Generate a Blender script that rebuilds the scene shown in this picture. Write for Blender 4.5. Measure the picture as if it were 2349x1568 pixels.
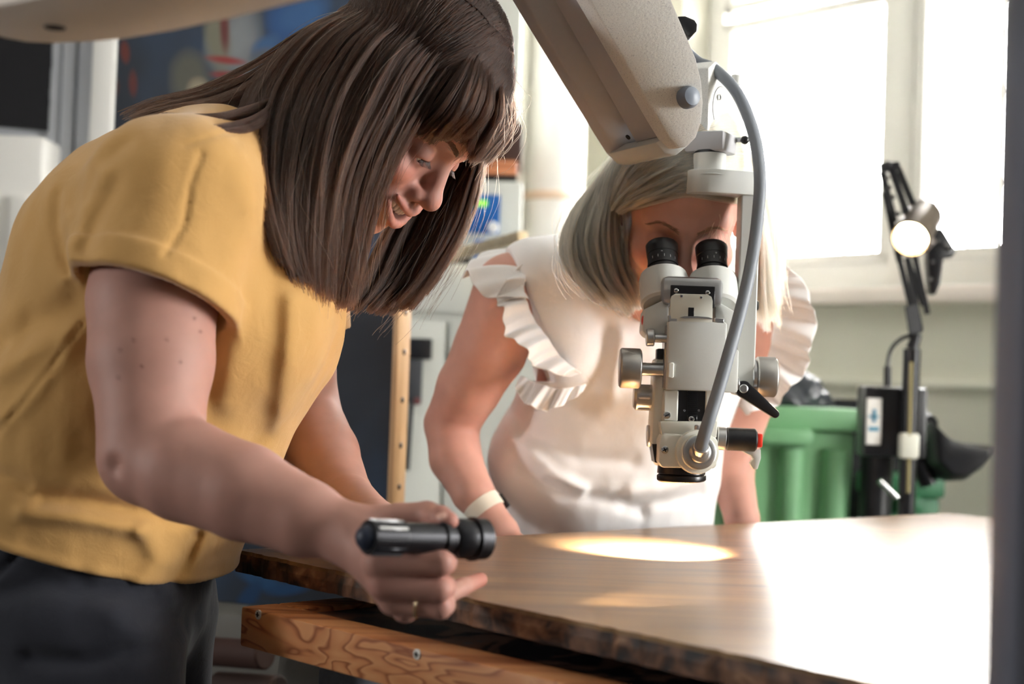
import bpy, bmesh, math, random
import numpy as np
from mathutils import Vector, Matrix
random.seed(7)
scene = bpy.context.scene
COL = scene.collection
for _o in list(bpy.data.objects):
    bpy.data.objects.remove(_o)

# ------------------------------------------------------------------ camera
F = 3400.0                      # focal length in pixels of the 2349 x 1568 frame
CAM_H = 1.14
PITCH, ROLL = math.radians(1.7), math.radians(2.0)
_fw = Vector((0, math.cos(PITCH), math.sin(PITCH)))
_r0 = Vector((1, 0, 0)); _u0 = _r0.cross(_fw)
_rt = _r0 * math.cos(ROLL) + _u0 * math.sin(ROLL)
_up = _u0 * math.cos(ROLL) - _r0 * math.sin(ROLL)
CAM = Vector((0, 0, CAM_H))
cam_data = bpy.data.cameras.new('camera')
cam = bpy.data.objects.new('camera', cam_data); COL.objects.link(cam)
cam_data.sensor_width = 36.0
cam_data.lens = F / 2349.0 * 36.0
cam_data.clip_start = 0.05
_m = Matrix((_rt, _up, -_fw)).transposed().to_4x4(); _m.translation = CAM
cam.matrix_world = _m
cam_data.dof.use_dof = True
cam_data.dof.focus_distance = 1.62
cam_data.dof.aperture_fstop = 3.8
scene.camera = cam

def P(px, py, d):
    """point of the place seen at pixel (px, py) of the photograph at depth d metres"""
    return CAM + _fw * d + _rt * ((px - 1174.5) / F * d) - _up * ((py - 784.0) / F * d)

TABLE_Z = 0.95                  # top of the wooden panel
def PP(px, py, h=0.0, z0=TABLE_Z):
    dirv = P(px, py, 1.0) - CAM
    s = (z0 + h - CAM.z) / dirv.z
    return CAM + dirv * s

# ------------------------------------------------------------------ world, daylight, exposure
def lin(c):
    c = c / 255.0
    return c / 12.92 if c <= 0.04045 else ((c + 0.055) / 1.055) ** 2.4
def C(r, g, b):
    return (lin(r), lin(g), lin(b), 1.0)

world = bpy.data.worlds.new('sky'); scene.world = world
world.use_nodes = True
bg = world.node_tree.nodes['Background']
bg.inputs['Color'].default_value = (1.0, 0.99, 0.975, 1)      # bright overcast sky, the same all round
bg.inputs['Strength'].default_value = 25.0
scene.cycles.max_bounces = 7; scene.cycles.diffuse_bounces = 4; scene.cycles.glossy_bounces = 3; scene.cycles.transmission_bounces = 6; scene.cycles.transparent_max_bounces = 6
scene.cycles.caustics_reflective = True; scene.cycles.caustics_refractive = False
scene.cycles.use_adaptive_sampling = True; scene.cycles.adaptive_threshold = 0.2; scene.cycles.adaptive_min_samples = 16

scene.view_settings.view_transform = 'Standard'
scene.view_settings.look = 'None'
scene.view_settings.exposure = 0.8
scene.view_settings.gamma = 1.0
scene.view_settings.use_curve_mapping = False

# the long wall with the window: direction along it, normal into the room
WD = Vector((0.669, -0.743, 0)).normalized()
WN = Vector((-0.743, -0.669, 0)).normalized()
W0 = Vector((0.915, 4.0, 0))
def W(t, z, off=0.0):
    return W0 + WD * t + WN * off + Vector((0, 0, z))

def portal(name, loc, direction, sx, sy):
    """guides the renderer to the daylight coming through a window opening"""
    l = bpy.data.lights.new(name, 'AREA'); l.shape = 'RECTANGLE'
    l.size = sx; l.size_y = sy; l.energy = 1.0
    l.cycles.is_portal = True
    o = bpy.data.objects.new(name, l); COL.objects.link(o)
    o.location = loc
    o.rotation_euler = Vector(direction).to_track_quat('-Z', 'Y').to_euler()
    return o
WT0, WT1, WZ0, WZ1 = -0.64, 0.52, 1.43, 2.90     # window opening along the wall and in height
portal('window_portal', W((WT0 + WT1) / 2, (WZ0 + WZ1) / 2, -0.27), WN, WT1 - WT0, WZ1 - WZ0)
RWY0, RWY1, RWZ0, RWZ1, RWX = 0.3, 0.85, 1.3, 1.9, -3.1   # small unseen window added in the left wall to light the first woman's back
portal('added_left_window_portal', Vector((RWX - 0.1, (RWY0 + RWY1) / 2, (RWZ0 + RWZ1) / 2)), (1, 0, 0), RWY1 - RWY0, RWZ1 - RWZ0)
SWY0, SWY1, SWZ0, SWZ1, SWX = 0.7, 1.6, 0.9, 2.5, 3.3     # unseen window added in the right wall to light the second woman and microscope
portal('added_side_window_portal', Vector((SWX + 0.1, (SWY0 + SWY1) / 2, (SWZ0 + SWZ1) / 2)), (-1, 0, 0), SWY1 - SWY0, SWZ1 - SWZ0)

# ------------------------------------------------------------------ materials
def new_mat(name):
    m = bpy.data.materials.new(name); m.use_nodes = True
    nt = m.node_tree
    return m, nt, nt.nodes['Principled BSDF']
def N(nt, typ, **kw):
    n = nt.nodes.new(typ)
    for k, v in kw.items():
        if k in ('operation', 'blend_type', 'data_type', 'attribute_name', 'noise_dimensions', 'feature', 'distance', 'bands_direction', 'wave_type', 'attribute_type', 'interpolation'):
            setattr(n, k, v)
        else:
            n.inputs[k].default_value = v
    return n
def mat(name, col, rough=0.5, metal=0.0, spec=0.5, bump=0.0, bscale=200.0, var=0.0, vscale=8.0, coat=0.0, sss=0.0, bdist=0.002):
    m, nt, b = new_mat(name)
    b.inputs['Base Color'].default_value = col
    b.inputs['Roughness'].default_value = rough
    b.inputs['Metallic'].default_value = metal
    b.inputs['Specular IOR Level'].default_value = spec
    b.inputs['Coat Weight'].default_value = coat
    if sss:
        b.inputs['Subsurface Weight'].default_value = sss
        b.inputs['Subsurface Radius'].default_value = (0.012, 0.005, 0.003)
        b.inputs['Subsurface Scale'].default_value = 1.0
    if bump or var:
        tc = N(nt, 'ShaderNodeTexCoord')
    if bump:
        n = N(nt, 'ShaderNodeTexNoise', Scale=bscale, Detail=3.0)
        nt.links.new(tc.outputs['Object'], n.inputs['Vector'])
        bp = N(nt, 'ShaderNodeBump', Strength=bump, Distance=bdist)
        nt.links.new(n.outputs['Fac'], bp.inputs['Height'])
        nt.links.new(bp.outputs['Normal'], b.inputs['Normal'])
    if var:
        n2 = N(nt, 'ShaderNodeTexNoise', Scale=vscale, Detail=4.0)
        nt.links.new(tc.outputs['Object'], n2.inputs['Vector'])
        mx = N(nt, 'ShaderNodeMix', data_type='RGBA')
        mx.inputs[6].default_value = tuple(x * (1 - var) for x in col[:3]) + (1,)
        mx.inputs[7].default_value = tuple(min(1, x * (1 + var)) for x in col[:3]) + (1,)
        nt.links.new(n2.outputs['Fac'], mx.inputs[0])
        nt.links.new(mx.outputs[2], b.inputs['Base Color'])
    return m
def ramp(nt, stops):
    r = N(nt, 'ShaderNodeValToRGB')
    el = r.color_ramp.elements
    while len(el) < len(stops): el.new(0.5)
    for e, (p, c) in zip(el, stops):
        e.position = p; e.color = c
    return r

def wood_mat(name, dark, light, axis_scale=(1.2, 14.0, 14.0), rough=0.45, coat=0.0, bump=0.15, rot=0.0, detail=6.0, dist=1.2):
    """grain along local X, rotated rot about Z"""
    m, nt, b = new_mat(name)
    tc = N(nt, 'ShaderNodeTexCoord'); mp = N(nt, 'ShaderNodeMapping')
    mp.inputs['Rotation'].default_value = (0, 0, rot)
    mp.inputs['Scale'].default_value = axis_scale
    n = N(nt, 'ShaderNodeTexNoise', Scale=3.0, Detail=detail, Distortion=dist)
    nt.links.new(tc.outputs['Object'], mp.inputs['Vector']); nt.links.new(mp.outputs['Vector'], n.inputs['Vector'])
    r = ramp(nt, [(0.3, dark), (0.5, tuple((a + c) / 2 for a, c in zip(dark, light))), (0.68, light)])
    nt.links.new(n.outputs['Fac'], r.inputs['Fac']); nt.links.new(r.outputs['Color'], b.inputs['Base Color'])
    b.inputs['Roughness'].default_value = rough
    b.inputs['Coat Weight'].default_value = coat; b.inputs['Coat Roughness'].default_value = 0.12
    bp = N(nt, 'ShaderNodeBump', Strength=bump, Distance=0.001)
    nt.links.new(n.outputs['Fac'], bp.inputs['Height']); nt.links.new(bp.outputs['Normal'], b.inputs['Normal'])
    return m

def emis(name, col, strength):
    m, nt, b = new_mat(name)
    b.inputs['Base Color'].default_value = col
    b.inputs['Emission Color'].default_value = col
    b.inputs['Emission Strength'].default_value = strength
    return m

# ------------------------------------------------------------------ mesh builder
class MB:
    def __init__(s): s.v = []; s.f = []
    def add(s, vs, fs):
        o = len(s.v); s.v += [tuple(x) for x in vs]; s.f += [tuple(i + o for i in f) for f in fs]; return s
    def box(s, c, size, R=None, bev=0.0):
        """chamfered box; R = 3x3 rotation with the box axes as columns"""
        hx, hy, hz = [x / 2 for x in size]
        b = min(bev, hx * .9, hy * .9, hz * .9)
        vs, fs = [], []
        if b <= 0:
            vs = [Vector((x * hx, y * hy, z * hz)) for x in (-1, 1) for y in (-1, 1) for z in (-1, 1)]
            fs = [(0, 1, 3, 2), (4, 6, 7, 5), (0, 4, 5, 1), (2, 3, 7, 6), (0, 2, 6, 4), (1, 5, 7, 3)]
        else:
            bm = bmesh.new(); bmesh.ops.create_cube(bm, size=1)
            for v in bm.verts: v.co = Vector((v.co.x * 2 * hx, v.co.y * 2 * hy, v.co.z * 2 * hz))
            bmesh.ops.bevel(bm, geom=bm.edges[:], offset=b, segments=2 if b > 0.0015 else 1, affect='EDGES', profile=0.5)
            bm.verts.index_update()
            vs = [v.co.copy() for v in bm.verts]; fs = [tuple(v.index for v in f.verts) for f in bm.faces]; bm.free()
        if R is not None: vs = [R @ v for v in vs]
        c = Vector(c)
        return s.add([v + c for v in vs], fs)
    def tube(s, pts, r, n=12, caps=True):
        pts = [Vector(p) for p in pts]; rs = r if isinstance(r, (list, tuple)) else [r] * len(pts)
        base = len(s.v); prev = None
        for i, p in enumerate(pts):
            a = pts[max(i - 1, 0)]; b = pts[min(i + 1, len(pts) - 1)]
            t = (b - a)
            if t.length < 1e-9: t = Vector((0, 0, 1))
            t.normalize()
            if prev is None:
                ref = Vector((0, 0, 1)) if abs(t.z) < 0.9 else Vector((1, 0, 0))
                u = t.cross(ref).normalized()
            else:
                u = (prev - t * prev.dot(t)); u = u.normalized() if u.length > 1e-6 else t.orthogonal().normalized()
            prev = u; w = t.cross(u)
            for k in range(n):
                a_ = 2 * math.pi * k / n
                s.v.append(tuple(p + (u * math.cos(a_) + w * math.sin(a_)) * rs[i]))
        for i in range(len(pts) - 1):
            for k in range(n):
                k2 = (k + 1) % n
                s.f.append((base + i * n + k, base + i * n + k2, base + (i + 1) * n + k2, base + (i + 1) * n + k))
        if caps:
            s.f.append(tuple(base + k for k in range(n))[::-1])
            s.f.append(tuple(base + (len(pts) - 1) * n + k for k in range(n)))
        return s
    def cyl(s, a, b, r, r2=None, n=32, ch=0.0):
        a, b = Vector(a), Vector(b); r2 = r if r2 is None else r2
        if ch > 0:
            d = (b - a).normalized()
            return s.tube([a, a + d * ch, b - d * ch, b], [r - ch, r, r2, r2 - ch], n)
        return s.tube([a, b], [r, r2], n)
    def lathe(s, a, d, prof, n=32):
        """prof: list of (distance along d, radius)"""
        a, d = Vector(a), Vector(d).normalized()
        ref = Vector((0, 0, 1)) if abs(d.z) < 0.9 else Vector((1, 0, 0))
        u = d.cross(ref).normalized(); w = d.cross(u); base = len(s.v)
        for (h, r) in prof:
            for k in range(n):
                t = 2 * math.pi * k / n
                s.v.append(tuple(a + d * h + (u * math.cos(t) + w * math.sin(t)) * r))
        for i in range(len(prof) - 1):
            for k in range(n):
                k2 = (k + 1) % n
                s.f.append((base + i * n + k, base + i * n + k2, base + (i + 1) * n + k2, base + (i + 1) * n + k))
        s.f.append(tuple(base + k for k in range(n))[::-1]); s.f.append(tuple(base + (len(prof) - 1) * n + k for k in range(n)))
        return s
    def prism(s, poly, ext):
        """poly: 3D outline, extruded by vector ext"""
        poly = [Vector(p) for p in poly]; ext = Vector(ext); n = len(poly)
        vs = poly + [p + ext for p in poly]
        fs = [tuple(range(n))[::-1], tuple(range(n, 2 * n))] + [(i, (i + 1) % n, n + (i + 1) % n, n + i) for i in range(n)]
        return s.add(vs, fs)
    def ellipsoid(s, c, rx, ry, rz, R=None, nu=20, nv=12):
        c = Vector(c); base = len(s.v)
        for i in range(nv + 1):
            th = math.pi * i / nv
            for k in range(nu):
                ph = 2 * math.pi * k / nu
                v = Vector((rx * math.sin(th) * math.cos(ph), ry * math.sin(th) * math.sin(ph), rz * math.cos(th)))
                if R is not None: v = R @ v
                s.v.append(tuple(c + v))
        for i in range(nv):
            for k in range(nu):
                k2 = (k + 1) % nu
                s.f.append((base + i * nu + k, base + (i + 1) * nu + k, base + (i + 1) * nu + k2, base + i * nu + k2))
        return s
    def build(s, name, material, parent=None, smooth=True, bevel=0.0, angle=40):
        me = bpy.data.meshes.new(name); me.from_pydata(s.v, [], s.f)
        bm = bmesh.new(); bm.from_mesh(me)
        bmesh.ops.remove_doubles(bm, verts=bm.verts, dist=1e-6)
        bmesh.ops.recalc_face_normals(bm, faces=bm.faces)
        if bevel > 0:
            ed = [e for e in bm.edges if len(e.link_faces) == 2 and e.calc_face_angle(0) > math.radians(35)]
            bmesh.ops.bevel(bm, geom=ed, offset=bevel, segments=2, affect='EDGES', profile=0.5, clamp_overlap=True)
        bm.to_mesh(me); bm.free()
        if smooth:
            me.polygons.foreach_set('use_smooth', [True] * len(me.polygons))
            if hasattr(me, 'set_sharp_from_angle'): me.set_sharp_from_angle(angle=math.radians(angle))
        me.materials.append(material)
        o = bpy.data.objects.new(name, me); COL.objects.link(o)
        if parent is not None: o.parent = parent
        return o

def axes(x, z=None):
    """rotation with local X along x and local Z near z"""
    x = Vector(x).normalized(); z = Vector(z or (0, 0, 1))
    y = z.cross(x).normalized(); z = x.cross(y)
    return Matrix((x, y, z)).transposed()
def yaw(a): return Matrix.Rotation(a, 3, 'Z')

def tag(o, label, cat, group=None, kind=None):
    if label: o['label'] = label
    if cat: o['category'] = cat
    if group: o['group'] = group
    if kind: o['kind'] = kind
    return o
def thing(name, label, cat, group=None):
    o = bpy.data.objects.new(name, None); COL.objects.link(o)
    o.empty_display_size = 0.05
    return tag(o, label, cat, group)
def struct(o, label=None):
    o['kind'] = 'structure'
    if label: o['label'] = label
    return o
def catmull(pts, n=8):
    pts = [Vector(p) for p in pts]; out = []
    for i in range(len(pts) - 1):
        p0 = pts[max(i - 1, 0)]; p1 = pts[i]; p2 = pts[i + 1]; p3 = pts[min(i + 2, len(pts) - 1)]
        for k in range(n):
            t = k / n
            out.append(0.5 * ((2 * p1) + (p2 - p0) * t + (2 * p0 - 5 * p1 + 4 * p2 - p3) * t * t + (3 * p1 - p0 - 3 * p2 + p3) * t ** 3))
    out.append(pts[-1]); return out

M = {}
M['wall'] = mat('painted_wall', C(214, 212, 198), 0.8, bump=0.1, bscale=60, var=0.04, vscale=2)
M['fill_cut_wall'] = mat('fill_cut_wall_paint', C(96, 94, 92), 0.8)  # unseen walls coloured dark to hold back fill from behind the camera
M['ceiling'] = mat('ceiling_paint', C(225, 225, 220), 0.9)
M['floor'] = mat('grey_floor', C(110, 104, 98), 0.5, var=0.15, vscale=3)
M['white_paint'] = mat('white_gloss_paint', C(232, 230, 224), 0.35, var=0.03, vscale=3)
M['sill'] = mat('sill_paint', C(236, 224, 216), 0.4)
M['grey_white'] = mat('grey_white_paint', C(196, 199, 204), 0.5, var=0.04, vscale=3)
M['black'] = mat('black_plastic', C(22, 22, 25), 0.35)
M['black_matte'] = mat('black_matte', C(16, 16, 20), 0.8)
M['black_metal'] = mat('black_metal', C(26, 26, 28), 0.3, metal=0.3)
M['alu'] = mat('brushed_aluminium', C(186, 187, 188), 0.32, metal=0.9)
M['chrome'] = mat('polished_steel', C(205, 205, 205), 0.18, metal=1.0)
M['scope'] = mat('scope_grey_enamel', C(206, 208, 204), 0.42, bump=0.12, bscale=900, bdist=0.0006)
M['scope_cream'] = mat('scope_cream_enamel', C(222, 222, 212), 0.35)
M['scope_under'] = mat('scope_grey_cover', C(178, 178, 182), 0.55)
M['rubber_grey'] = mat('grey_rubber', C(128, 134, 142), 0.5)
M['red'] = mat('red_plastic', C(226, 52, 30), 0.35)

# ================================================================== the room
def wall_piece(mb, t0, t1, z0, z1, thick=0.28, off=0.0):
    c = W((t0 + t1) / 2, (z0 + z1) / 2, off - thick / 2)
    mb.box(c, (t1 - t0, thick, z1 - z0), axes(WD))
mb = MB()
wall_piece(mb, -3.4, WT0, 0, 3.2); wall_piece(mb, WT1, 3.4, 0, 3.2)
wall_piece(mb, WT0, WT1, 0, WZ0 - 0.001); wall_piece(mb, WT0, WT1, WZ1, 3.2)
struct(mb.build('wall_back', M['wall'], smooth=False), 'pale cream painted wall around the barred window')
# the rest of the room shell, out of view: it keeps the daylight to the windows
LWY = 3.5
mb = MB()
for (y0, y1, z0, z1) in ((-2.4, SWY0, 0, 3.2), (SWY1, 3.4, 0, 3.2), (SWY0, SWY1, 0, SWZ0), (SWY0, SWY1, SWZ1, 3.2)):
    mb.box((SWX, (y0 + y1) / 2, (z0 + z1) / 2), (.2, y1 - y0, z1 - z0))
struct(mb.build('wall_right', M['wall'], smooth=False))
mb = MB()
for (y0, y1, z0, z1) in ((-2.3, RWY0, 0, 3.2), (RWY1, 4.1, 0, 3.2), (RWY0, RWY1, 0, RWZ0), (RWY0, RWY1, RWZ1, 3.2)):
    mb.box((RWX, (y0 + y1) / 2, (z0 + z1) / 2), (.2, y1 - y0, z1 - z0))
struct(mb.build('wall_west', M['fill_cut_wall'], smooth=False))
mb = MB(); mb.box((.1, -2.2, 1.6), (6.6, .2, 3.2)); struct(mb.build('wall_front', M['fill_cut_wall'], smooth=False))
plan = [Vector((-3.2, -2.3, 0)), Vector((3.4, -2.3, 0)), Vector((3.4, 1.1, 0)), W(-3.4, 0, -.2), Vector((-3.2, 6.6, 0))]
mb = MB(); mb.prism([p - Vector((0, 0, .1)) for p in plan], (0, 0, .1)); struct(mb.build('floor', M['floor'], smooth=False), 'grey studio floor')
mb = MB(); mb.prism([p + Vector((0, 0, 3.2)) for p in plan], (0, 0, .1)); struct(mb.build('ceiling', M['ceiling'], smooth=False))
# left wall runs across the view behind the first woman, a pier carries the cupboard
mb = MB(); mb.box((-1.85, LWY + 0.06, 1.6), (2.7, 0.12, 3.2)); struct(mb.build('wall_left', M['grey_white'], smooth=False), 'grey white wall behind the woman in yellow')
xp = P(1200, 500, 4.06).x
mb = MB(); mb.box(((-.55 + xp) / 2, 4.9, 1.6), (xp + .55, 1.68, 3.2)); struct(mb.build('wall_pier', M['wall'], smooth=False), 'pale wall pier behind the cupboard')
mb = MB(); mb.box((-.55, 4.4, 1.6), (.12, 1.8, 3.2)); struct(mb.build('wall_return', M['wall'], smooth=False))
# moulded door casing, vertical strips of different relief
k = 0
for (x0, x1, rel, mm) in ((104, 128, .018, 'grey_white'), (134, 162, .03, 'grey_white'), (168, 212, .022, 'grey_white'), (214, 262, .075, 'white_paint')):
    a = P(x0, 500, LWY); b = P(x1, 500, LWY); k += 1
    mb = MB(); mb.box(((a.x + b.x) / 2, LWY - rel / 2 - .001, 1.6), (b.x - a.x, rel, 3.2), bev=.004)
    struct(mb.build('trim_%d' % k, M[mm]), 'vertical %s moulding strip of the door casing' % ('bright white' if mm == 'white_paint' else 'grey'))

# window: frame, panes, grille
win = thing('window_1', 'tall bright window with white casements and an iron grille', None)
win['kind'] = 'structure'
def wbox(mb, t0, t1, z0, z1, o0, o1, bev=.004):
    mb.box(W((t0 + t1) / 2, (z0 + z1) / 2, (o0 + o1) / 2), (t1 - t0, abs(o1 - o0), z1 - z0), axes(WD), bev)
mb = MB()
wbox(mb, WT0, WT1, WZ0, WZ0 + .085, -.12, -.18); wbox(mb, WT0, WT1, WZ1 - .07, WZ1, -.12, -.18)
wbox(mb, WT0, WT0 + .06, WZ0, WZ1, -.12, -.18); wbox(mb, WT1 - .05, WT1, WZ0, WZ1, -.12, -.18)
wbox(mb, .03, .10, WZ0, WZ1, -.11, -.18)
mb.build('window_frame', M['white_paint'], win)
for (t0, t1) in ((WT0 + .062, .028), (.102, WT1 - .052)):
    for (z0, z1) in ((WZ0 + .087, 2.27), (2.30, WZ1 - .072)):
        mb = MB()
        for (a0, a1, b0, b1) in ((t0, t1, z0, z0 + .03), (t0, t1, z1 - .03, z1), (t0, t0 + .03, z0, z1), (t1 - .03, t1, z0, z1)):
            wbox(mb, a0, a1, b0, b1, -.115, -.16, .003)
        fr = mb.build('casement', M['white_paint'], win)
        mb = MB(); wbox(mb, t0 + .02, t1 - .02, z0 + .02, z1 - .02, -.138, -.142, 0)
        g, nt, b = new_mat('window_glass')
        tr = N(nt, 'ShaderNodeBsdfTransparent'); gl = N(nt, 'ShaderNodeBsdfGlossy', Roughness=0.02)
        fz = N(nt, 'ShaderNodeFresnel', IOR=1.45); mx = N(nt, 'ShaderNodeMixShader')
        nt.links.new(fz.outputs[0], mx.inputs[0]); nt.links.new(tr.outputs[0], mx.inputs[1]); nt.links.new(gl.outputs[0], mx.inputs[2])
        nt.links.new(mx.outputs[0], nt.nodes['Material Output'].inputs['Surface'])
        mb.build('pane', g, fr, smooth=False)
M['grille'] = mat('grille_paint', C(168, 166, 160), 0.5)
GZ = [1.478 + .245 * i_ for i_ in range(6)]
t = WT0 + .05
while t < WT1:
    mb = MB(); mb.cyl(W(t, WZ0, -.22), W(t, WZ1, -.22), .0055, n=8)
    for zz in GZ:
        mb.lathe(W(t, zz - .03, -.22), (0, 0, 1), [(0, .004), (.03, .013), (.06, .004)], 8)
    mb.build('grille_bar', M['grille'], win); t += .1
for zz in GZ:
    mb = MB(); mb.cyl(W(WT0, zz, -.225), W(WT1, zz, -.225), .004, n=6); mb.build('grille_rail', M['grille'], win)
mb = MB(); wbox(mb, WT0 - .06, WT1 + .04, WZ0 - .04, WZ0 + .002, -.1, .06, .006)
mb.build('window_sill', M['sill'], win)
# pale cable trunking along the wall below the window
mb = MB(); a = P(1950, 880, 4.0); wbox(mb, -.9, .55, a.z - .006, a.z + .016, 0, .02, .003)
struct(mb.build('trim_5', M['wall']), 'thin cable trunking on the wall below the window')

# white pipe column
col = P(1272, 300, 4.18); col2 = Vector((col.x - .0, col.y, 0))
pipe = thing('pipe_column', 'thick white vertical pipe left of the window', 'pipe')
mb = MB(); mb.cyl((col.x, col.y, 0), (col.x, col.y, 3.19), .089, n=48); mb.build('pipe_body', M['white_paint'], pipe)
zc = P(1272, 456, 4.18).z
mb = MB(); mb.lathe((col.x, col.y, zc - .012), (0, 0, 1), [(0, .0895), (.004, .093), (.02, .093), (.024, .0895)], 48)
mb.build('pipe_collar', mat('collar_paint', C(224, 200, 176), 0.5), pipe)

# cabinet against the wall, middle of the picture
M['cab'] = mat('cabinet_laminate', C(204, 206, 198), 0.45, var=0.03, vscale=2)
cabn = thing('storage_cabinet', 'pale grey cabinet behind the two women, below the blue panel', 'cabinet')
cy = 3.35; xa = P(800, 800, cy).x; xb = P(1250, 800, cy).x; ztop = P(1100, 604, cy).z
mb = MB(); mb.box(((xa + xb) / 2, cy + .22, ztop / 2), (xb - xa, .42, ztop - .002), bev=.004); mb.build('body', M['cab'], cabn)
zl = P(1000, 726, cy).z
mb = MB(); mb.box(((xa + xb) / 2, cy, (zl + ztop) / 2 + .004), (xb - xa - .01, .018, ztop - zl - .012), bev=.003); mb.build('drawer', M['cab'], cabn)
for (u0, u1) in ((0, .5), (.5, 1)):
    x0 = xa + (xb - xa) * u0 + .004; x1 = xa + (xb - xa) * u1 - .004
    mb = MB(); mb.box(((x0 + x1) / 2, cy, (zl + .1) / 2), (x1 - x0, .018, zl - .12), bev=.003); mb.build('door', M['cab'], cabn)
# tall cupboard and shelf behind
upc = thing('wall_cupboard', 'pale grey cupboard high on the wall beside the pipe', 'cupboard')
cy2 = 3.72; xa2 = P(820, 100, cy2).x; xb2 = P(1196, 100, cy2).x; zb2 = P(1150, 262, cy2).z
mb = MB(); mb.box(((xa2 + xb2) / 2, cy2 + .17, (zb2 + 2.7) / 2), (xb2 - xa2, .32, 2.7 - zb2), bev=.004); mb.build('body', M['cab'], upc)
for (u0, u1) in ((0, .70), (.70, 1)):
    x0 = xa2 + (xb2 - xa2) * u0 + .002; x1 = xa2 + (xb2 - xa2) * u1 - .002
    mb = MB(); mb.box(((x0 + x1) / 2, cy2, (zb2 + 2.7) / 2), (x1 - x0, .018, 2.7 - zb2 - .01), bev=.002); mb.build('door', M['cab'], upc)
M['oak'] = wood_mat('orange_wood', C(150, 88, 54), C(206, 134, 92), (1.5, 20, 20))
shelf = thing('wall_shelf', 'orange brown wooden shelf below the cupboard', 'shelf')
z1 = P(1150, 368, 3.72).z; z0 = P(1150, 398, 3.72).z
mb = MB(); mb.box(((xa2 + xb2) / 2, 3.85, (z0 + z1) / 2), (xb2 - xa2, .3, z1 - z0), bev=.003); mb.build('board', M['oak'], shelf)
mb = MB(); mb.box(((xa2 + xb2) / 2, 3.86, z0 - .008), (xb2 - xa2, .27, .014)); mb.build('bracket_rail', M['black_matte'], shelf)
mb = MB(); x0 = P(1080, 320, 3.75).x; x1 = P(1199, 320, 3.75).x
mb.box(((x0 + x1) / 2, 3.86, (z1 + zb2 - .006) / 2 + .002), (x1 - x0, .2, zb2 - z1 - .012), bev=.003)
tag(mb.build('wooden_box', mat('dark_wood', C(58, 34, 24), 0.5)), 'dark brown wooden box on the orange shelf', 'box')
# device with the blue control panel on the cabinet
dev = thing('control_unit', 'white control unit with a bright blue panel', 'device')
dy = 3.55; x0 = P(1010, 480, dy).x; x1 = P(1197, 480, dy).x; zt = P(1100, 412, dy).z
mb = MB(); mb.box(((x0 + x1) / 2, dy + .08, (zt + ztop) / 2), (x1 - x0, .16, zt - ztop), bev=.004); mb.build('housing', M['cab'], dev)
def front_plate(mb, a0, b0, a1, b1, y, th):
    p = P(a0, b0, y); q = P(a1, b1, y); mb.box(((p.x + q.x) / 2, y, (p.z + q.z) / 2), (abs(q.x - p.x), th, abs(p.z - q.z)), bev=.002)
mb = MB(); front_plate(mb, 1030, 442, 1145, 536, dy - .006, .012); bp_ = mb.build('blue_panel', mat('blue_panel', C(6, 92, 168), 0.4), dev)
mb = MB(); front_plate(mb, 1072, 456, 1118, 472, dy - .014, .004); mb.build('display', emis('green_display', C(120, 200, 60), 0.6), bp_)
mb = MB(); front_plate(mb, 1060, 498, 1128, 501, dy - .014, .002); mb.build('stripe', mat('dark_blue', C(4, 60, 130), 0.4), bp_)
kp = P(1131, 523, dy - .01); mb = MB(); mb.cyl(kp, kp + Vector((0, -.03, 0)), .013, ch=.003); mb.build('knob', M['white_paint'], dev)
mb = MB(); a = P(1118, 580, 3.42); mb.box((a.x, 3.42, ztop + .03), (.06, .05, .06), bev=.003)
tag(mb.build('blue_box', mat('blue_card', C(20, 96, 176), 0.5)), 'small blue box on the cabinet under the wooden stick', 'box')
mb = MB(); a = P(1046, 590, 3.42); mb.box((a.x, 3.42, ztop + .022), (.07, .05, .044), bev=.006)
tag(mb.build('black_case', M['black_matte']), 'small black case on the cabinet beside the blue box', 'case')
# pale stick jutting out over the cabinet
mb = MB(); a = PP(960, 606, ztop + .012 - TABLE_Z); b = PP(1199, 543, ztop + .012 - TABLE_Z)
mb.box((a + b) / 2, ((b - a).length, .022, .022), axes(b - a), .003)
tag(mb.build('wooden_stick', wood_mat('pale_wood', C(214, 188, 140), C(240, 222, 184), (1, 20, 20))), 'long pale wooden stick lying across the cabinet edge', 'stick')
# black hand tool hanging on the cabinet door
tool = thing('hanging_tool', 'black tool with a long thin blade hanging beside the painting edge', 'tool')
ty = cy - .03
mb = MB(); front_plate(mb, 934, 775, 990, 824, ty, .035); mb.build('head', M['black'], tool)
mb = MB(); front_plate(mb, 930, 824, 966, 925, ty, .03); mb.build('handle', mat('dark_grey_plastic', C(60, 62, 66), 0.5), tool)
mb = MB(); p = P(944, 925, ty); q = P(934, 1078, ty); mb.cyl(p, q, .006, n=10); mb.build('blade', M['black'], tool)
mb = MB(); front_plate(mb, 950, 912, 964, 928, ty - .016, .006); mb.build('red_clip', mat('dull_red', C(110, 60, 58), 0.5), tool)

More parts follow.
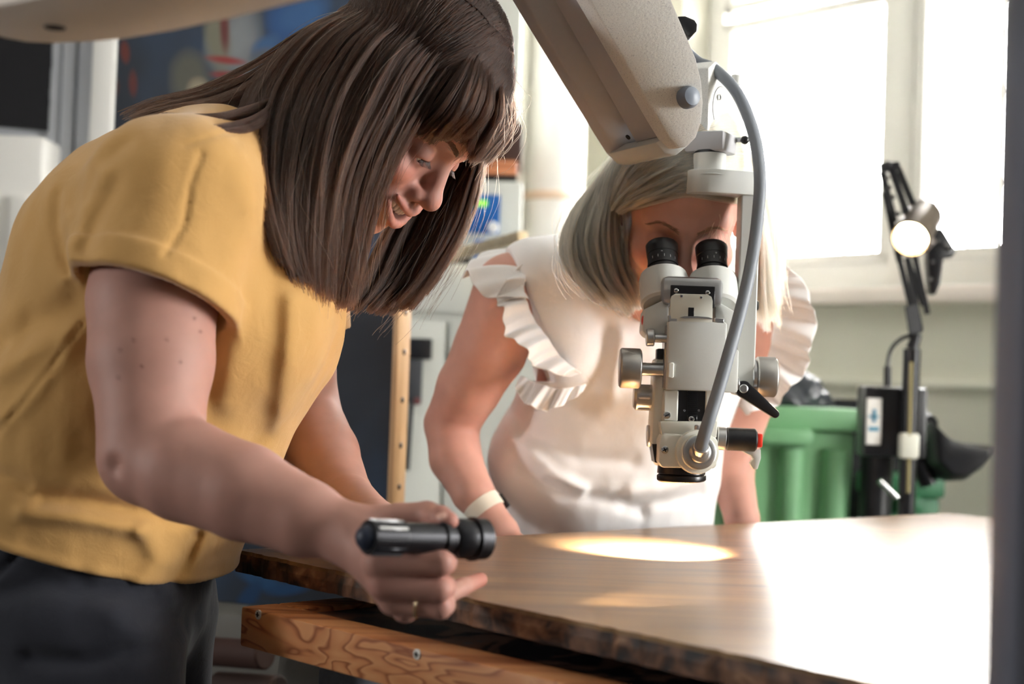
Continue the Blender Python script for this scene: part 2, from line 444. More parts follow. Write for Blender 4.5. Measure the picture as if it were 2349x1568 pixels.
# ------------------------------------------------------------------ large painting behind the first woman
paint, nt, b = new_mat('dark_oil_painting')
tc = N(nt, 'ShaderNodeTexCoord')
nz = N(nt, 'ShaderNodeTexNoise', Scale=3.2, Detail=3.0)
nt.links.new(tc.outputs['Object'], nz.inputs['Vector'])
r = ramp(nt, [(0.30, C(34, 38, 46)), (0.5, C(48, 56, 68)), (0.62, C(54, 72, 96)), (0.75, C(68, 76, 88))])
nt.links.new(nz.outputs['Fac'], r.inputs['Fac'])
cur = r.outputs['Color']
PNT_RIGHT = P(900, 900, 2.42)
PA = math.radians(20); PTAN = Vector((math.cos(PA), -math.sin(PA), 0)); PNRM = Vector((-math.sin(PA), -math.cos(PA), 0))
PLEAN = Vector((-0.02, 0.0, 1)).normalized()
def on_paint(px, py):
    dv = P(px, py, 1) - CAM; s = (PNT_RIGHT - CAM).dot(PNRM) / dv.dot(PNRM); return CAM + dv * s
ZB = on_paint(640, 1392).z
PORG = Vector((0, 0, 0))
sep = N(nt, 'ShaderNodeSeparateXYZ'); nt.links.new(tc.outputs['Object'], sep.inputs[0])
wig = N(nt, 'ShaderNodeTexNoise', Scale=9.0, Detail=2.0); nt.links.new(tc.outputs['Object'], wig.inputs['Vector'])
patches = []   # filled as (px, py, half width px, half height px, rotation, colour): strokes of paint on the canvas
for (px, py, hw, hh, rot, colr) in ((540, 95, 62, 80, -.15, C(150, 156, 160)), (500, 75, 30, 90, .2, C(140, 138, 118)), (515, 60, 12, 60, .1, C(120, 62, 58)),
        (520, 138, 46, 9, -.15, C(168, 62, 58)), (520, 172, 42, 9, -.1, C(150, 58, 56)), (440, 190, 46, 60, .35, C(104, 104, 92)), (455, 205, 26, 24, 0, C(176, 164, 138)),
        (650, 55, 42, 52, .6, C(48, 92, 150)), (700, 30, 60, 34, .3, C(60, 104, 158)), (610, 105, 36, 22, .4, C(66, 106, 156)), (610, 130, 38, 20, 0, C(96, 104, 116)),
        (287, 120, 10, 22, .2, C(120, 60, 52)), (305, 190, 10, 26, .1, C(112, 56, 52)), (262, 200, 12, 20, 0, C(84, 54, 54)),
        (600, 1330, 60, 18, -.3, C(42, 84, 130)), (660, 1350, 50, 14, .2, C(36, 76, 122)), (570, 1370, 18, 40, -.7, C(36, 70, 112)), (690, 1312, 60, 12, .35, C(40, 78, 118))):
    c = on_paint(px, py); e = on_paint(px + hw, py); ww = (e - c).length; hh_ = hh * ww / hw
    cx = c.x / math.cos(PA)      # coordinate along the canvas seen as x / cos(yaw)
    u = N(nt, 'ShaderNodeMath', operation='MULTIPLY_ADD'); u.inputs[1].default_value = 1 / math.cos(PA); u.inputs[2].default_value = -cx
    nt.links.new(sep.outputs[0], u.inputs[0])
    v = N(nt, 'ShaderNodeMath', operation='SUBTRACT'); v.inputs[1].default_value = c.z; nt.links.new(sep.outputs[2], v.inputs[0])
    cr, sr = math.cos(rot), math.sin(rot)
    a1 = N(nt, 'ShaderNodeMath', operation='MULTIPLY'); a1.inputs[1].default_value = cr / ww; nt.links.new(u.outputs[0], a1.inputs[0])
    a2 = N(nt, 'ShaderNodeMath', operation='MULTIPLY_ADD'); a2.inputs[1].default_value = sr / ww; nt.links.new(v.outputs[0], a2.inputs[0]); nt.links.new(a1.outputs[0], a2.inputs[2])
    b1 = N(nt, 'ShaderNodeMath', operation='MULTIPLY'); b1.inputs[1].default_value = -sr / hh_; nt.links.new(u.outputs[0], b1.inputs[0])
    b2 = N(nt, 'ShaderNodeMath', operation='MULTIPLY_ADD'); b2.inputs[1].default_value = cr / hh_; nt.links.new(v.outputs[0], b2.inputs[0]); nt.links.new(b1.outputs[0], b2.inputs[2])
    q1 = N(nt, 'ShaderNodeMath', operation='MULTIPLY'); nt.links.new(a2.outputs[0], q1.inputs[0]); nt.links.new(a2.outputs[0], q1.inputs[1])
    q2 = N(nt, 'ShaderNodeMath', operation='MULTIPLY_ADD'); nt.links.new(b2.outputs[0], q2.inputs[0]); nt.links.new(b2.outputs[0], q2.inputs[1]); nt.links.new(q1.outputs[0], q2.inputs[2])
    q3 = N(nt, 'ShaderNodeMath', operation='MULTIPLY_ADD'); q3.inputs[1].default_value = 1.4; nt.links.new(wig.outputs['Fac'], q3.inputs[0]); nt.links.new(q2.outputs[0], q3.inputs[2])
    mr = N(nt, 'ShaderNodeMapRange'); mr.inputs['From Min'].default_value = 2.2; mr.inputs['From Max'].default_value = 1.0
    nt.links.new(q3.outputs[0], mr.inputs['Value'])
    mx = N(nt, 'ShaderNodeMix', data_type='RGBA'); nt.links.new(mr.outputs[0], mx.inputs[0]); nt.links.new(cur, mx.inputs[6]); mx.inputs[7].default_value = colr
    cur = mx.outputs[2]
nt.links.new(cur, b.inputs['Base Color']); b.inputs['Roughness'].default_value = 0.55
pic = thing('oil_painting', 'large dark blue oil painting on a stretcher behind the woman in yellow', 'painting')
p_r = PNT_RIGHT; p_l = on_paint(252, 500); pw = (Vector((p_r.x, p_r.y, 0)) - Vector((p_l.x, p_l.y, 0))).length
mid = Vector(((p_r.x + p_l.x) / 2, (p_r.y + p_l.y) / 2, 0)); TH = .045
RP = axes(PTAN)
mb = MB(); mb.box(mid + Vector((0, 0, (ZB + 2.15) / 2)) - PNRM * (TH / 2), (pw, TH, 2.15 - ZB), RP, .002)
cv = mb.build('canvas', paint, pic)
M['strip'] = wood_mat('stretcher_wood', C(176, 134, 92), C(222, 184, 140), (14, 14, 1.2))
mb = MB(); mb.box(mid + PTAN * (pw / 2 + .004) + Vector((0, 0, (ZB + 2.15) / 2)) - PNRM * (TH / 2 - .002), (.01, TH + .006, 2.15 - ZB), RP, .002)
st = mb.build('stretcher_edge', M['strip'], pic)
for py in (715, 806, 917, 1022, 1118):
    q = on_paint(905, py)
    mb = MB(); o = mid + PTAN * (pw / 2 + .009) - PNRM * .02; mb.ellipsoid((o.x, o.y, q.z), .003, .005, .005, RP, 10, 6); mb.build('nail', M['black_metal'], st)
# low grey plinth and dark rolls under the painting
mb = MB(); mb.box(mid - PNRM * .05 + PTAN * -.05 + Vector((0, 0, (ZB + .62) / 2 - .001)), (pw + .05, .3, ZB - .62), RP, .004)
tag(mb.build('plinth_shelf', mat('grey_plinth', C(112, 110, 104), 0.6)), 'grey ledge carrying the dark blue painting', 'ledge')
mb = MB(); mb.box(mid - PNRM * .1 + Vector((0, 0, .3)), (pw - .1, .24, .62), RP, .004)
tag(mb.build('low_cupboard', mat('dark_cupboard', C(48, 46, 48), 0.6)), 'dark low cupboard under the grey ledge', 'cupboard')
for i, (px, py, rr) in enumerate(((530, 1492, .022), (560, 1572, .022))):
    a = P(px - 60, py, 2.28 ); b = P(px + 80, py + 10, 2.2)
    mb = MB(); mb.cyl(a, b, rr, n=20, ch=.003)
    tag(mb.build('paper_roll', mat('roll_brown%d' % i, C(62 - 6 * i, 38, 31), 0.7)), ('upper', 'lower')[i] + ' dark reddish roll below the grey ledge', 'roll', 'dark rolls below the painting')

# ------------------------------------------------------------------ left edge: hung black board, white panelled cover
mb = MB(); a = P(-70, 60, LWY - .02); q = P(104, 296, LWY - .02)
poly = [Vector((x, LWY - .025, z)) for x, z in ((a.x, a.z), (q.x, a.z), (q.x + .004, a.z - .08), (q.x - .004, a.z - .14), (q.x + .003, q.z + .07), (q.x - .002, q.z), (a.x, q.z + .01))]
mb.prism(poly, (0, .022, 0)); tag(mb.build('black_board', M['black_matte'], smooth=False), 'black board hung on the grey wall above the white cover', 'board')
rad = thing('radiator_cover', 'white panelled cover below the black board', 'cover')
ry = LWY - .16; x0 = P(-160, 400, ry).x; x1 = P(92, 400, ry).x; zt = P(50, 306, ry).z
mb = MB(); mb.box(((x0 + x1) / 2, ry + .08, zt / 2), (x1 - x0, .15, zt), bev=.012); mb.build('body', M['white_paint'], rad)
for i in range(4):
    xx = x1 - .045 - i * .075
    mb = MB(); mb.box((xx, ry - .001, zt / 2 - .04), (.05, .02, zt - .2), bev=.006); mb.build('panel', M['white_paint'], rad)

# ------------------------------------------------------------------ green bins, bag, hood
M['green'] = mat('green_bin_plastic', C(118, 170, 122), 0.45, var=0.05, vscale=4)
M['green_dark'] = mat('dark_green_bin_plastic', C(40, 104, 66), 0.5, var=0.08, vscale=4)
def bin_(name, label, px0, px1, ptop, d, mm, depth):
    t = thing(name, label, 'bin', 'wheeled waste bins')
    x0 = P(px0, ptop, d).x; x1 = P(px1, ptop, d).x; zt = P(px1, ptop, d).z; cx = (x0 + x1) / 2; w = x1 - x0
    mb = MB(); n0 = []
    def ring(z, s, sd):
        return [Vector((cx - w / 2 * s, d + depth / 2 - depth / 2 * sd, z)), Vector((cx + w / 2 * s, d + depth / 2 - depth / 2 * sd, z)), Vector((cx + w / 2 * s, d + depth / 2 + depth / 2 * sd, z)), Vector((cx - w / 2 * s, d + depth / 2 + depth / 2 * sd, z))]
    r0 = ring(0.08, .76, .8); r1 = ring(zt - .05, .93, .95)
    mb.add(r0 + r1, [(0, 1, 2, 3), (0, 1, 5, 4), (1, 2, 6, 5), (2, 3, 7, 6), (3, 0, 4, 7), (4, 5, 6, 7)])
    mb.build('body', mm, t, bevel=.012)
    mb = MB(); mb.box((cx, d + depth / 2, zt - .025), (w, depth + .02, .05), bev=.008); mb.box((cx, d - .012, zt - .065), (w * .34, .05, .035), bev=.008)
    mb.build('rim', mm, t)
    for u in (-.3, .06, .36):
        mb = MB(); zz0 = .2; zz1 = zt - .09
        xa_ = cx + u * w * .8; xb_ = cx + u * w * .95; y0 = d + depth / 2 * (1 - .83); y1 = d + depth / 2 * (1 - .95)
        mb.tube([(xa_, y0, zz0), (xb_, y1, zz1)], [.024, .03], 10); mb.build('rib', mm, t)
    for sx in (-1, 1):
        mb = MB(); mb.cyl((cx + sx * w * .34 - .02, d + depth * .85, .09), (cx + sx * w * .34 + .02, d + depth * .85, .09), .09, n=20); mb.build('wheel', M['black'], t)
    return t, zt
BIN, zbin = bin_('wheelie_bin', 'light green wheeled bin with a black bag on top', 1618, 1978, 938, 3.25, M['green'], .32)
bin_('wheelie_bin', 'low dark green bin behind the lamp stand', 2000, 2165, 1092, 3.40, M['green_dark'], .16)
mb = MB(); c = P(1985, 1020, 3.60)
mb.box((c.x - .02, 3.61, .45), (.24, .03, 1.02), Matrix.Rotation(-.35, 3, 'Y'), .01)
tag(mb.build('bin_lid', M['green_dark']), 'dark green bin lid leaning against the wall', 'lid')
mb = MB(); mb.box((P(2010, 930, 3.66).x, 3.66, P(2000, 945, 3.66).z - .45), (.22, .05, .96), None, .01)
tag(mb.build('dark_panel', M['black_matte']), 'black panel standing behind the bins', 'panel')
# crumpled bag
bm = bmesh.new(); bmesh.ops.create_icosphere(bm, subdivisions=5, radius=1.0)
c = P(1790, 905, 3.42)
rs = np.random.RandomState(3); dirs = rs.normal(size=(26, 3)); dirs /= np.linalg.norm(dirs, axis=1)[:, None]
for v in bm.verts:
    nrm = np.array(v.co); crease = np.abs(dirs @ nrm * 3.1 + np.arange(26) * .7)
    f = 1 - .10 * np.exp(-(np.min(np.abs(np.sin(crease * 1.7))) / .12) ** 2) + .05 * math.sin(nrm[0] * 9 + nrm[2] * 7)
    v.co = Vector((c.x + nrm[0] * .125 * f, c.y + nrm[1] * .12 * f, zbin + .003 + max(-.02, nrm[2]) * .10 * f))
me = bpy.data.meshes.new('waste_bag'); bm.to_mesh(me); bm.free(); me.materials.append(mat('black_bag_film', C(52, 56, 62), 0.22, spec=.7))
me.polygons.foreach_set('use_smooth', [True] * len(me.polygons))
bag = bpy.data.objects.new('waste_bag', me); COL.objects.link(bag); tag(bag, 'crumpled shiny black bag on the light green bin', 'bag')
# black flared extraction hood on a hose
hood = thing('extraction_hood', 'black flared extraction hood beside the lamp stand', 'hood')
hy = 3.15; hp = [P(x, y, hy) for x, y in ((2105, 955), (2150, 1000), (2200, 1015), (2270, 1020), (2268, 1035), (2235, 1070), (2195, 1098), (2150, 1100), (2110, 1060))]
mb = MB(); cen = sum(hp, Vector()) / len(hp)
lay = []
for k, (s, yo) in enumerate(((.75, -.09), (1.0, -.05), (1.0, .05), (.75, .09))):
    lay.append([cen + (p - cen) * s + Vector((0, yo, 0)) for p in hp])
n = len(hp); vs = [p for l in lay for p in l]; fs = [tuple(range(n)), tuple(range(3 * n, 4 * n))]
for k in range(3): fs += [(k * n + i, k * n + (i + 1) % n, (k + 1) * n + (i + 1) % n, (k + 1) * n + i) for i in range(n)]
mb.add(vs, fs); mb.build('bell', M['black'], hood, bevel=.006)
mb = MB(); mb.tube(catmull([P(2120, 985, hy), P(2080, 960, hy + .05), P(2030, 990, hy + .08), P(2010, 1100, hy + .09), Vector((P(2010, 1100, hy + .09).x, hy + .09, .02))]), .035, 14); mb.build('hose', M['black'], hood)
mb = MB(); mb.tube([P(2095, 1030, hy - .02), P(2130, 1110, hy - .02)], .02, 12); mb.build('joint', M['black_metal'], hood)

# ------------------------------------------------------------------ swing-arm lamp on its stand
LD = 2.86
lamp = thing('swing_arm_lamp', 'lit black swing-arm lamp on a tall stand in front of the window', 'lamp')
def lp(x, y, dd=0.0): return P(x, y, LD + dd)
base = lp(2078, 1180)
mb = MB(); mb.tube([Vector((base.x - .01, base.y, .03)), lp(2078, 1180), lp(2092, 800)], .0165, 20); mb.build('pole', M['black_metal'], lamp)
mb = MB(); mb.cyl((base.x - .01, base.y, 0), (base.x - .01, base.y, .03), .13, n=40, ch=.005); mb.build('base_plate', M['black_metal'], lamp)
mb = MB(); mb.tube([lp(2083, 1130, -.017), lp(2090, 830, -.017)], .0035, 6); mb.build('cable_clip_rail', mat('brass_strip', C(150, 138, 90), .4), lamp)
mb = MB(); mb.box(lp(2084, 1022, -.006), (.036, .03, .05), bev=.006); mb.build('clamp', mat('ivory_clamp', C(214, 214, 200), .4), lamp)
mb = MB(); mb.cyl(lp(2018, 1102, -.02), lp(2058, 1142, -.02), .006, n=12); mb.build('clamp_lever', M['chrome'], lamp)
mb = MB(); mb.tube([lp(2092, 800), lp(2104, 765)], [.012, .010], 12); mb.build('swivel', M['black'], lamp)
def bar(mb, a, b, w=.011, t=.005): mb.box((a + b) / 2, ((b - a).length, t, w), axes(b - a), .001)
for (a, b) in (((2105, 765), (2062, 590)), ((2112, 760), (2080, 590)), ((2128, 720), (2072, 470)), ((2080, 590), (2118, 700))):
    mb = MB(); bar(mb, lp(*a), lp(*b)); mb.build('lower_arm_rod', M['black_metal'], lamp)
mb = MB(); bar(mb, lp(2100, 765, -.008), lp(2090, 700, -.008), .026, .006); mb.build('base_bracket', M['black'], lamp)
for (a, b, dd) in (((2024, 395), (2052, 510), .012), ((2058, 382), (2095, 470), .012), ((2044, 385), (2110, 575), -.012), ((2030, 440), (2064, 600), -.012)):
    mb = MB(); bar(mb, lp(*a, dd), lp(*b, dd), .013, .005); mb.build('upper_arm_rod', M['black_metal'], lamp)
mb = MB(); bar(mb, lp(2020, 385), lp(2062, 382), .018, .02); mb.ellipsoid(lp(2036, 378), .01, .012, .008); mb.build('elbow_bracket', M['black'], lamp)
for k_, (x, y) in enumerate(((2035, 408), (2040, 430), (2048, 452), (2060, 490))):
    mb = MB(); mb.cyl(lp(x, y, -.03), lp(x, y, .03), .005, n=10); mb.build('rivet', M['chrome'], lamp)
# lamp head, pointing at the viewer and down left
hd0 = lp(2122, 492, .035); hd1 = lp(2088, 548, -.055); hdir = (hd1 - hd0).normalized(); L = (hd1 - hd0).length
mb = MB(); mb.lathe(hd0 - hdir * .012, hdir, [(0, .012), (.006, .027), (.016, .034), (L, .036), (L + .012, .037), (L + .012, .034), (L - .02, .032), (L - .03, .01)], 40); mb.build('lamp_shade', mat('bronze_shade', C(112, 100, 90), 0.35, metal=.6), lamp)
mb = MB(); mb.lathe(hd0 + hdir * (L - .012), hdir, [(0, .004), (0.002, .0315), (.004, .0315), (.010, .012)], 32); mb.build('bulb', emis('warm_bulb', (1.0, 0.72, 0.36, 1), 26.0), lamp)
# knuckle behind the head
for i, pts in enumerate((((2130, 535), (2160, 520), (2195, 575), (2185, 590), (2165, 592), (2158, 650), (2146, 676), (2134, 672), (2128, 600)),)):
    mb = MB(); mb.prism([lp(x, y, .02) for x, y in pts], (0, .03, 0)); mb.build('knuckle', M['black'], lamp, bevel=.003)
for (x, y) in ((2152, 552), (2168, 560), (2182, 570), (2140, 600), (2136, 640)):
    mb = MB(); mb.cyl(lp(x, y, .012), lp(x, y, .022), .004, n=12); mb.build('rivet', M['chrome'], lamp)
mb = MB(); mb.cyl(lp(2112, 570, .02), lp(2135, 545, .0), .014, n=16, ch=.003); mb.build('head_joint', mat('grey_joint', C(120, 112, 106), .4), lamp)
mb = MB(); mb.tube(catmull([lp(2100, 768), lp(2070, 775), lp(2045, 800), lp(2036, 840), lp(2036, 886)]), .004, 8); mb.tube([lp(2036, 840), lp(2036, 886)], .0075, 10); mb.build('lamp_cord', M['black'], lamp)
bl = bpy.data.lights.new('lamp_glow', 'SPOT'); bl.energy = 6; bl.color = (1, .72, .42); bl.spot_size = math.radians(80); bl.shadow_soft_size = .03
blo = bpy.data.objects.new('lamp_glow', bl); COL.objects.link(blo); blo.location = hd1 + hdir * .02; blo.rotation_euler = hdir.to_track_quat('-Z', 'Y').to_euler()
# power box clamped to the stand
psu = thing('power_box', 'black power box with a white label clamped to the lamp stand', 'box')
mb = MB(); p = P(1992, 885, LD - .005); q = P(2130, 1052, LD)
mb.box(((p.x + q.x) / 2, LD + .055, (p.z + q.z) / 2), (q.x - p.x, .07, p.z - q.z), bev=.006); mb.build('case', M['black'], psu)
mb = MB(); a = P(1988, 912, LD + .02); c_ = P(2018, 1020, LD + .02); mb.box(((a.x + c_.x) / 2, LD + .018, (a.z + c_.z) / 2), (c_.x - a.x, .006, a.z - c_.z), bev=.001); lb = mb.build('label', M['white_paint'], psu)
M['blue_ink'] = mat('blue_ink', C(70, 140, 170), .5)
for (y0, y1) in ((952, 958), (978, 988)):
    mb = MB(); a = P(1992, y0, LD + .014); c_ = P(2015, y1, LD + .014); mb.box(((a.x + c_.x) / 2, LD + .0142, (a.z + c_.z) / 2), (c_.x - a.x, .0015, a.z - c_.z)); mb.build('print', M['blue_ink'], lb)
mb = MB(); a = P(2002, 938, LD + .014); c_ = P(2008, 968, LD + .014); mb.box(((a.x + c_.x) / 2, LD + .0142, (a.z + c_.z) / 2), (c_.x - a.x, .0015, a.z - c_.z)); mb.build('print', M['blue_ink'], lb)

# ------------------------------------------------------------------ foreground: dark post, rounded arm of the stand overhead
mb = MB(); a = P(2303, 784, .80); mb.box((a.x + .04, .80, 1.1), (.08, .05, 2.2), None, .01)
tag(mb.build('steel_post', mat('dark_grey_steel', C(92, 95, 106), 0.45)), 'dark grey steel post at the near right edge', 'post')
arm = thing('boom_arm', 'rounded beige boom arm overhead, cut by the top left corner', 'arm')
zA = P(130, 103, 1.12).z
far = [PP(x, y, zA - TABLE_Z) for x, y in ((0, 90), (60, 101), (130, 104), (220, 101), (300, 94), (420, 74), (560, 44), (740, 0), (900, -42), (1060, -90))]
near_ = [PP(x, y, zA - TABLE_Z) for x, y in ((700, -260), (400, -130), (200, -25), (60, 6), (-20, 22), (-75, 45), (-70, 68), (-40, 80))]
mb = MB(); mb.prism(far + near_, (0, 0, .075)); mb.build('arm_cover', mat('beige_cover', C(218, 206, 192), 0.5, var=.03), arm, bevel=.008)
mb = MB(); h = PP(126, 62, zA - TABLE_Z); mb.cyl((h.x, h.y, zA - .001), (h.x, h.y, zA + .02), .0075, n=24); mb.build('screw_hole', M['black_matte'], arm)

# ================================================================== work table and wooden panel
A3 = PP(540, 1260); N3 = PP(1986, 1562); C3 = PP(2180, 1177)
E1 = (N3 - A3).normalized(); E2 = Vector((-E1.y, E1.x, 0))
if E2.dot(C3 - A3) < 0: E2 = -E2
LA, LC = 1.62, (C3 - A3).dot(E2)
ang = math.atan2(E1.y, E1.x)
panel = thing('panel_painting', 'large old wooden panel with a glossy brown face lying on the table', 'panel')
pm, nt, b = new_mat('varnished_panel')
tc = N(nt, 'ShaderNodeTexCoord'); mp = N(nt, 'ShaderNodeMapping'); mp.inputs['Rotation'].default_value = (0, 0, -ang); mp.inputs['Scale'].default_value = (1.0, 9.0, 9.0)
nt.links.new(tc.outputs['Object'], mp.inputs['Vector'])
n1 = N(nt, 'ShaderNodeTexNoise', Scale=3.0, Detail=7.0, Distortion=.8); nt.links.new(mp.outputs['Vector'], n1.inputs['Vector'])
r = ramp(nt, [(0.28, C(70, 50, 34)), (0.5, C(118, 92, 64)), (0.72, C(146, 118, 84))]); nt.links.new(n1.outputs['Fac'], r.inputs['Fac'])
nt.links.new(r.outputs['Color'], b.inputs['Base Color'])
n2 = N(nt, 'ShaderNodeTexNoise', Scale=14.0, Detail=3.0); nt.links.new(tc.outputs['Object'], n2.inputs['Vector'])
mr = N(nt, 'ShaderNodeMapRange'); mr.inputs['To Min'].default_value = .24; mr.inputs['To Max'].default_value = .36; nt.links.new(n1.outputs['Fac'], mr.inputs['Value'])
nt.links.new(mr.outputs[0], b.inputs['Roughness'])
bp = N(nt, 'ShaderNodeBump', Strength=.25, Distance=.0006); n3 = N(nt, 'ShaderNodeTexNoise', Scale=9.0, Detail=6.0); nt.links.new(mp.outputs['Vector'], n3.inputs['Vector'])
nt.links.new(n3.outputs['Fac'], bp.inputs['Height']); nt.links.new(bp.outputs['Normal'], b.inputs['Normal'])
edge_m, nt, b = new_mat('worn_edge_wood')
tc = N(nt, 'ShaderNodeTexCoord'); n1 = N(nt, 'ShaderNodeTexNoise', Scale=38.0, Detail=8.0, Distortion=.6); nt.links.new(tc.outputs['Object'], n1.inputs['Vector'])
r = ramp(nt, [(0.36, C(20, 16, 14)), (0.47, C(72, 48, 34)), (0.6, C(110, 78, 56)), (0.74, C(150, 118, 90))]); nt.links.new(n1.outputs['Fac'], r.inputs['Fac']); nt.links.new(r.outputs['Color'], b.inputs['Base Color'])
b.inputs['Roughness'].default_value = .65
bp = N(nt, 'ShaderNodeBump', Strength=.8, Distance=.003); nt.links.new(n1.outputs['Fac'], bp.inputs['Height']); nt.links.new(bp.outputs['Normal'], b.inputs['Normal'])
TK = .024
rng = random.Random(5)
# core: an outline with small chips along the near and left edges
def worn(p, q, n, amp, inward):
    out = []
    for i in range(n):
        t = i / n; out.append(p + (q - p) * t + inward * (rng.random() ** 3) * amp)
    return out
A0 = Vector((A3.x, A3.y, TABLE_Z)); B0 = A0 + E1 * LA; D0 = A0 + E2 * LC; G0 = B0 + E2 * LC
top = worn(A0, B0, 160, .004, E2) + [B0, G0, D0] + worn(D0, A0, 90, .003, E1)[1:]
mb = MB(); mb.prism([p - Vector((0, 0, .004)) for p in top], (0, 0, .004)); mb.build('painted_face', pm, panel, smooth=False)
bot = [p - Vector((0, 0, TK)) for p in top]; mb = MB(); n = len(top)
mid_ = [p - Vector((0, 0, TK * .5)) - (E2 * .0012 if i < 160 else Vector()) for i, p in enumerate(top)]
topb = [p - Vector((0, 0, .004)) for p in top]
vs = topb + mid_ + bot; fs = [tuple(range(2 * n, 3 * n))[::-1], tuple(range(n))]
for k in range(2): fs += [(k * n + i, k * n + (i + 1) % n, (k + 1) * n + (i + 1) % n, (k + 1) * n + i) for i in range(n)]
mb.add(vs, fs); mb.build('wood_core', edge_m, panel, smooth=False)

# table: thick pine frame with shade coloured into its top, two battens carry the panel
HB = .2335; TZ = CAM_H - HB
tab = thing('work_table', 'pine-edged work table with a shade-darkened top under the wooden panel', 'table')
T0 = PP(553, 1390, TZ - TABLE_Z); T1 = PP(1292, 1567, TZ - TABLE_Z)
F1 = (T1 - T0).normalized(); F2 = Vector((-F1.y, F1.x, 0)); F2 = F2 if F2.y > 0 else -F2
tang = math.atan2(F1.y, F1.x)
M['pine'] = None
pn, nt, b = new_mat('pine_wood'); tc = N(nt, 'ShaderNodeTexCoord'); mp = N(nt, 'ShaderNodeMapping'); mp.inputs['Rotation'].default_value = (0, 0, -tang); mp.inputs['Scale'].default_value = (.28, 5, 12)
nt.links.new(tc.outputs['Object'], mp.inputs['Vector'])
nn = N(nt, 'ShaderNodeTexNoise', Scale=2.2, Detail=2.0, Distortion=.5); nt.links.new(mp.outputs['Vector'], nn.inputs['Vector'])
ml = N(nt, 'ShaderNodeMath', operation='MULTIPLY'); ml.inputs[1].default_value = 10.0; nt.links.new(nn.outputs['Fac'], ml.inputs[0])
fr = N(nt, 'ShaderNodeMath', operation='FRACT'); nt.links.new(ml.outputs[0], fr.inputs[0])
r = ramp(nt, [(0.0, C(196, 142, 96)), (0.6, C(184, 124, 80)), (0.85, C(134, 76, 44)), (1.0, C(192, 136, 92))]); nt.links.new(fr.outputs[0], r.inputs['Fac'])
nt.links.new(r.outputs['Color'], b.inputs['Base Color']); b.inputs['Roughness'].default_value = .45
M['pine'] = pn
TT = .040
mb = MB(); mb.box(T0 + F1 * .8 + F2 * .022 - Vector((0, 0, TT / 2)), (1.6, .044, TT), axes(F1), .0025); rail = mb.build('front_rail', M['pine'], tab)
mb = MB(); mb.box(T0 + F1 * .0221 + F2 * (.044 + .5) - Vector((0, 0, TT / 2)), (.044, 1.0, TT), axes(F1), .0025); mb.build('end_rail', M['pine'], tab)
tt, nt, b = new_mat('shaded_table_top'); tc = N(nt, 'ShaderNodeTexCoord'); n1 = N(nt, 'ShaderNodeTexNoise', Scale=9.0, Detail=3.0, Distortion=1.5); nt.links.new(tc.outputs['Object'], n1.inputs['Vector'])
r = ramp(nt, [(0.50, C(20, 21, 26)), (0.53, C(96, 70, 58)), (0.62, C(104, 78, 66)), (0.64, C(70, 78, 90))]); nt.links.new(n1.outputs['Fac'], r.inputs['Fac']); nt.links.new(r.outputs['Color'], b.inputs['Base Color']); b.inputs['Roughness'].default_value = .35  # near-black is shade put into the colour; patches are wood and paint
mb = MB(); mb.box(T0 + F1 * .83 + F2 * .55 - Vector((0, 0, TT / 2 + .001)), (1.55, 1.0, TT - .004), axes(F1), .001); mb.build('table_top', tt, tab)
for (px, py) in ((593, 1409), (957, 1500)):
    dv = P(px, py, 1) - CAM; s = (T0 - CAM).dot(F2) / dv.dot(F2); q = CAM + dv * s
    mb = MB(); mb.lathe(q + F2 * .001, -F2, [(0, .0048), (.0018, .0048), (.002, .004)], 20); sc_ = mb.build('screw', mat('zinc_screw', C(206, 204, 196), .4, metal=.2), rail)
    mb = MB(); mb.box(q - F2 * .0012, (.005, .0012, .0012), axes(F1)); mb.box(q - F2 * .0012, (.0012, .0012, .005), axes(F1)); mb.build('cross_slot', M['black_matte'], sc_)
# battens between table and panel
BH = TABLE_Z - TK - TZ
for s_ in (.35, 1.1):
    mb = MB(); mb.box(A0 + E1 * s_ + E2 * .6 + Vector((0, 0, TZ - TABLE_Z + BH / 2)), (.06, .8, BH - .0006), axes(E1), .001)
    tag(mb.build('batten', M['black_matte']), 'dark batten between table and panel, %s one' % ('nearer the corner' if s_ < .5 else 'farther'), 'batten', 'battens under the panel')
# grey trestle cabinet wrapped in clear film
M['grey_paint'] = mat('grey_blue_paint', C(150, 156, 168), 0.5, var=.05)
tre = thing('table_base', 'grey blue painted base under the pine table', 'base')
q0 = PP(600, 1494, TZ - TT - TABLE_Z)
mb = MB(); mb.box(T0 + F1 * .765 + F2 * .5 + Vector((0, 0, (TZ - TT - .001) / 2 - TZ)), (1.45, .86, TZ - TT - .001), axes(F1), .003); mb.build('carcass', M['grey_paint'], tre)
for i in range(3):
    mb = MB(); mb.box(T0 + F1 * (.285 + .48 * i) + F2 * .066 + Vector((0, 0, .46 - TZ)), (.46, .014, .70), axes(F1), .002); mb.build('door_panel', M['grey_paint'], tre)
fm, nt, b = new_mat('clear_film'); tr = N(nt, 'ShaderNodeBsdfTransparent'); gl = N(nt, 'ShaderNodeBsdfGlossy', Roughness=.15); mx = N(nt, 'ShaderNodeMixShader', Fac=.3)
nt.links.new(tr.outputs[0], mx.inputs[1]); nt.links.new(gl.outputs[0], mx.inputs[2]); nt.links.new(mx.outputs[0], nt.nodes['Material Output'].inputs['Surface'])
mb = MB(); fv = []; ff = []
for i in range(14):
    for j in range(14):
        u, v = i / 13, j / 13
        p = T0 + F1 * (.03 + .10 * u - .05 * v * (1 - u)) + F2 * (.03 - .0 * u) - Vector((0, 0, TT + .001 + .26 * v)) + F2 * (.012 * math.sin(7 * u + 5 * v) * v)
        fv.append(p)
for i in range(13):
    for j in range(13): ff.append((i * 14 + j, (i + 1) * 14 + j, (i + 1) * 14 + j + 1, i * 14 + j + 1))
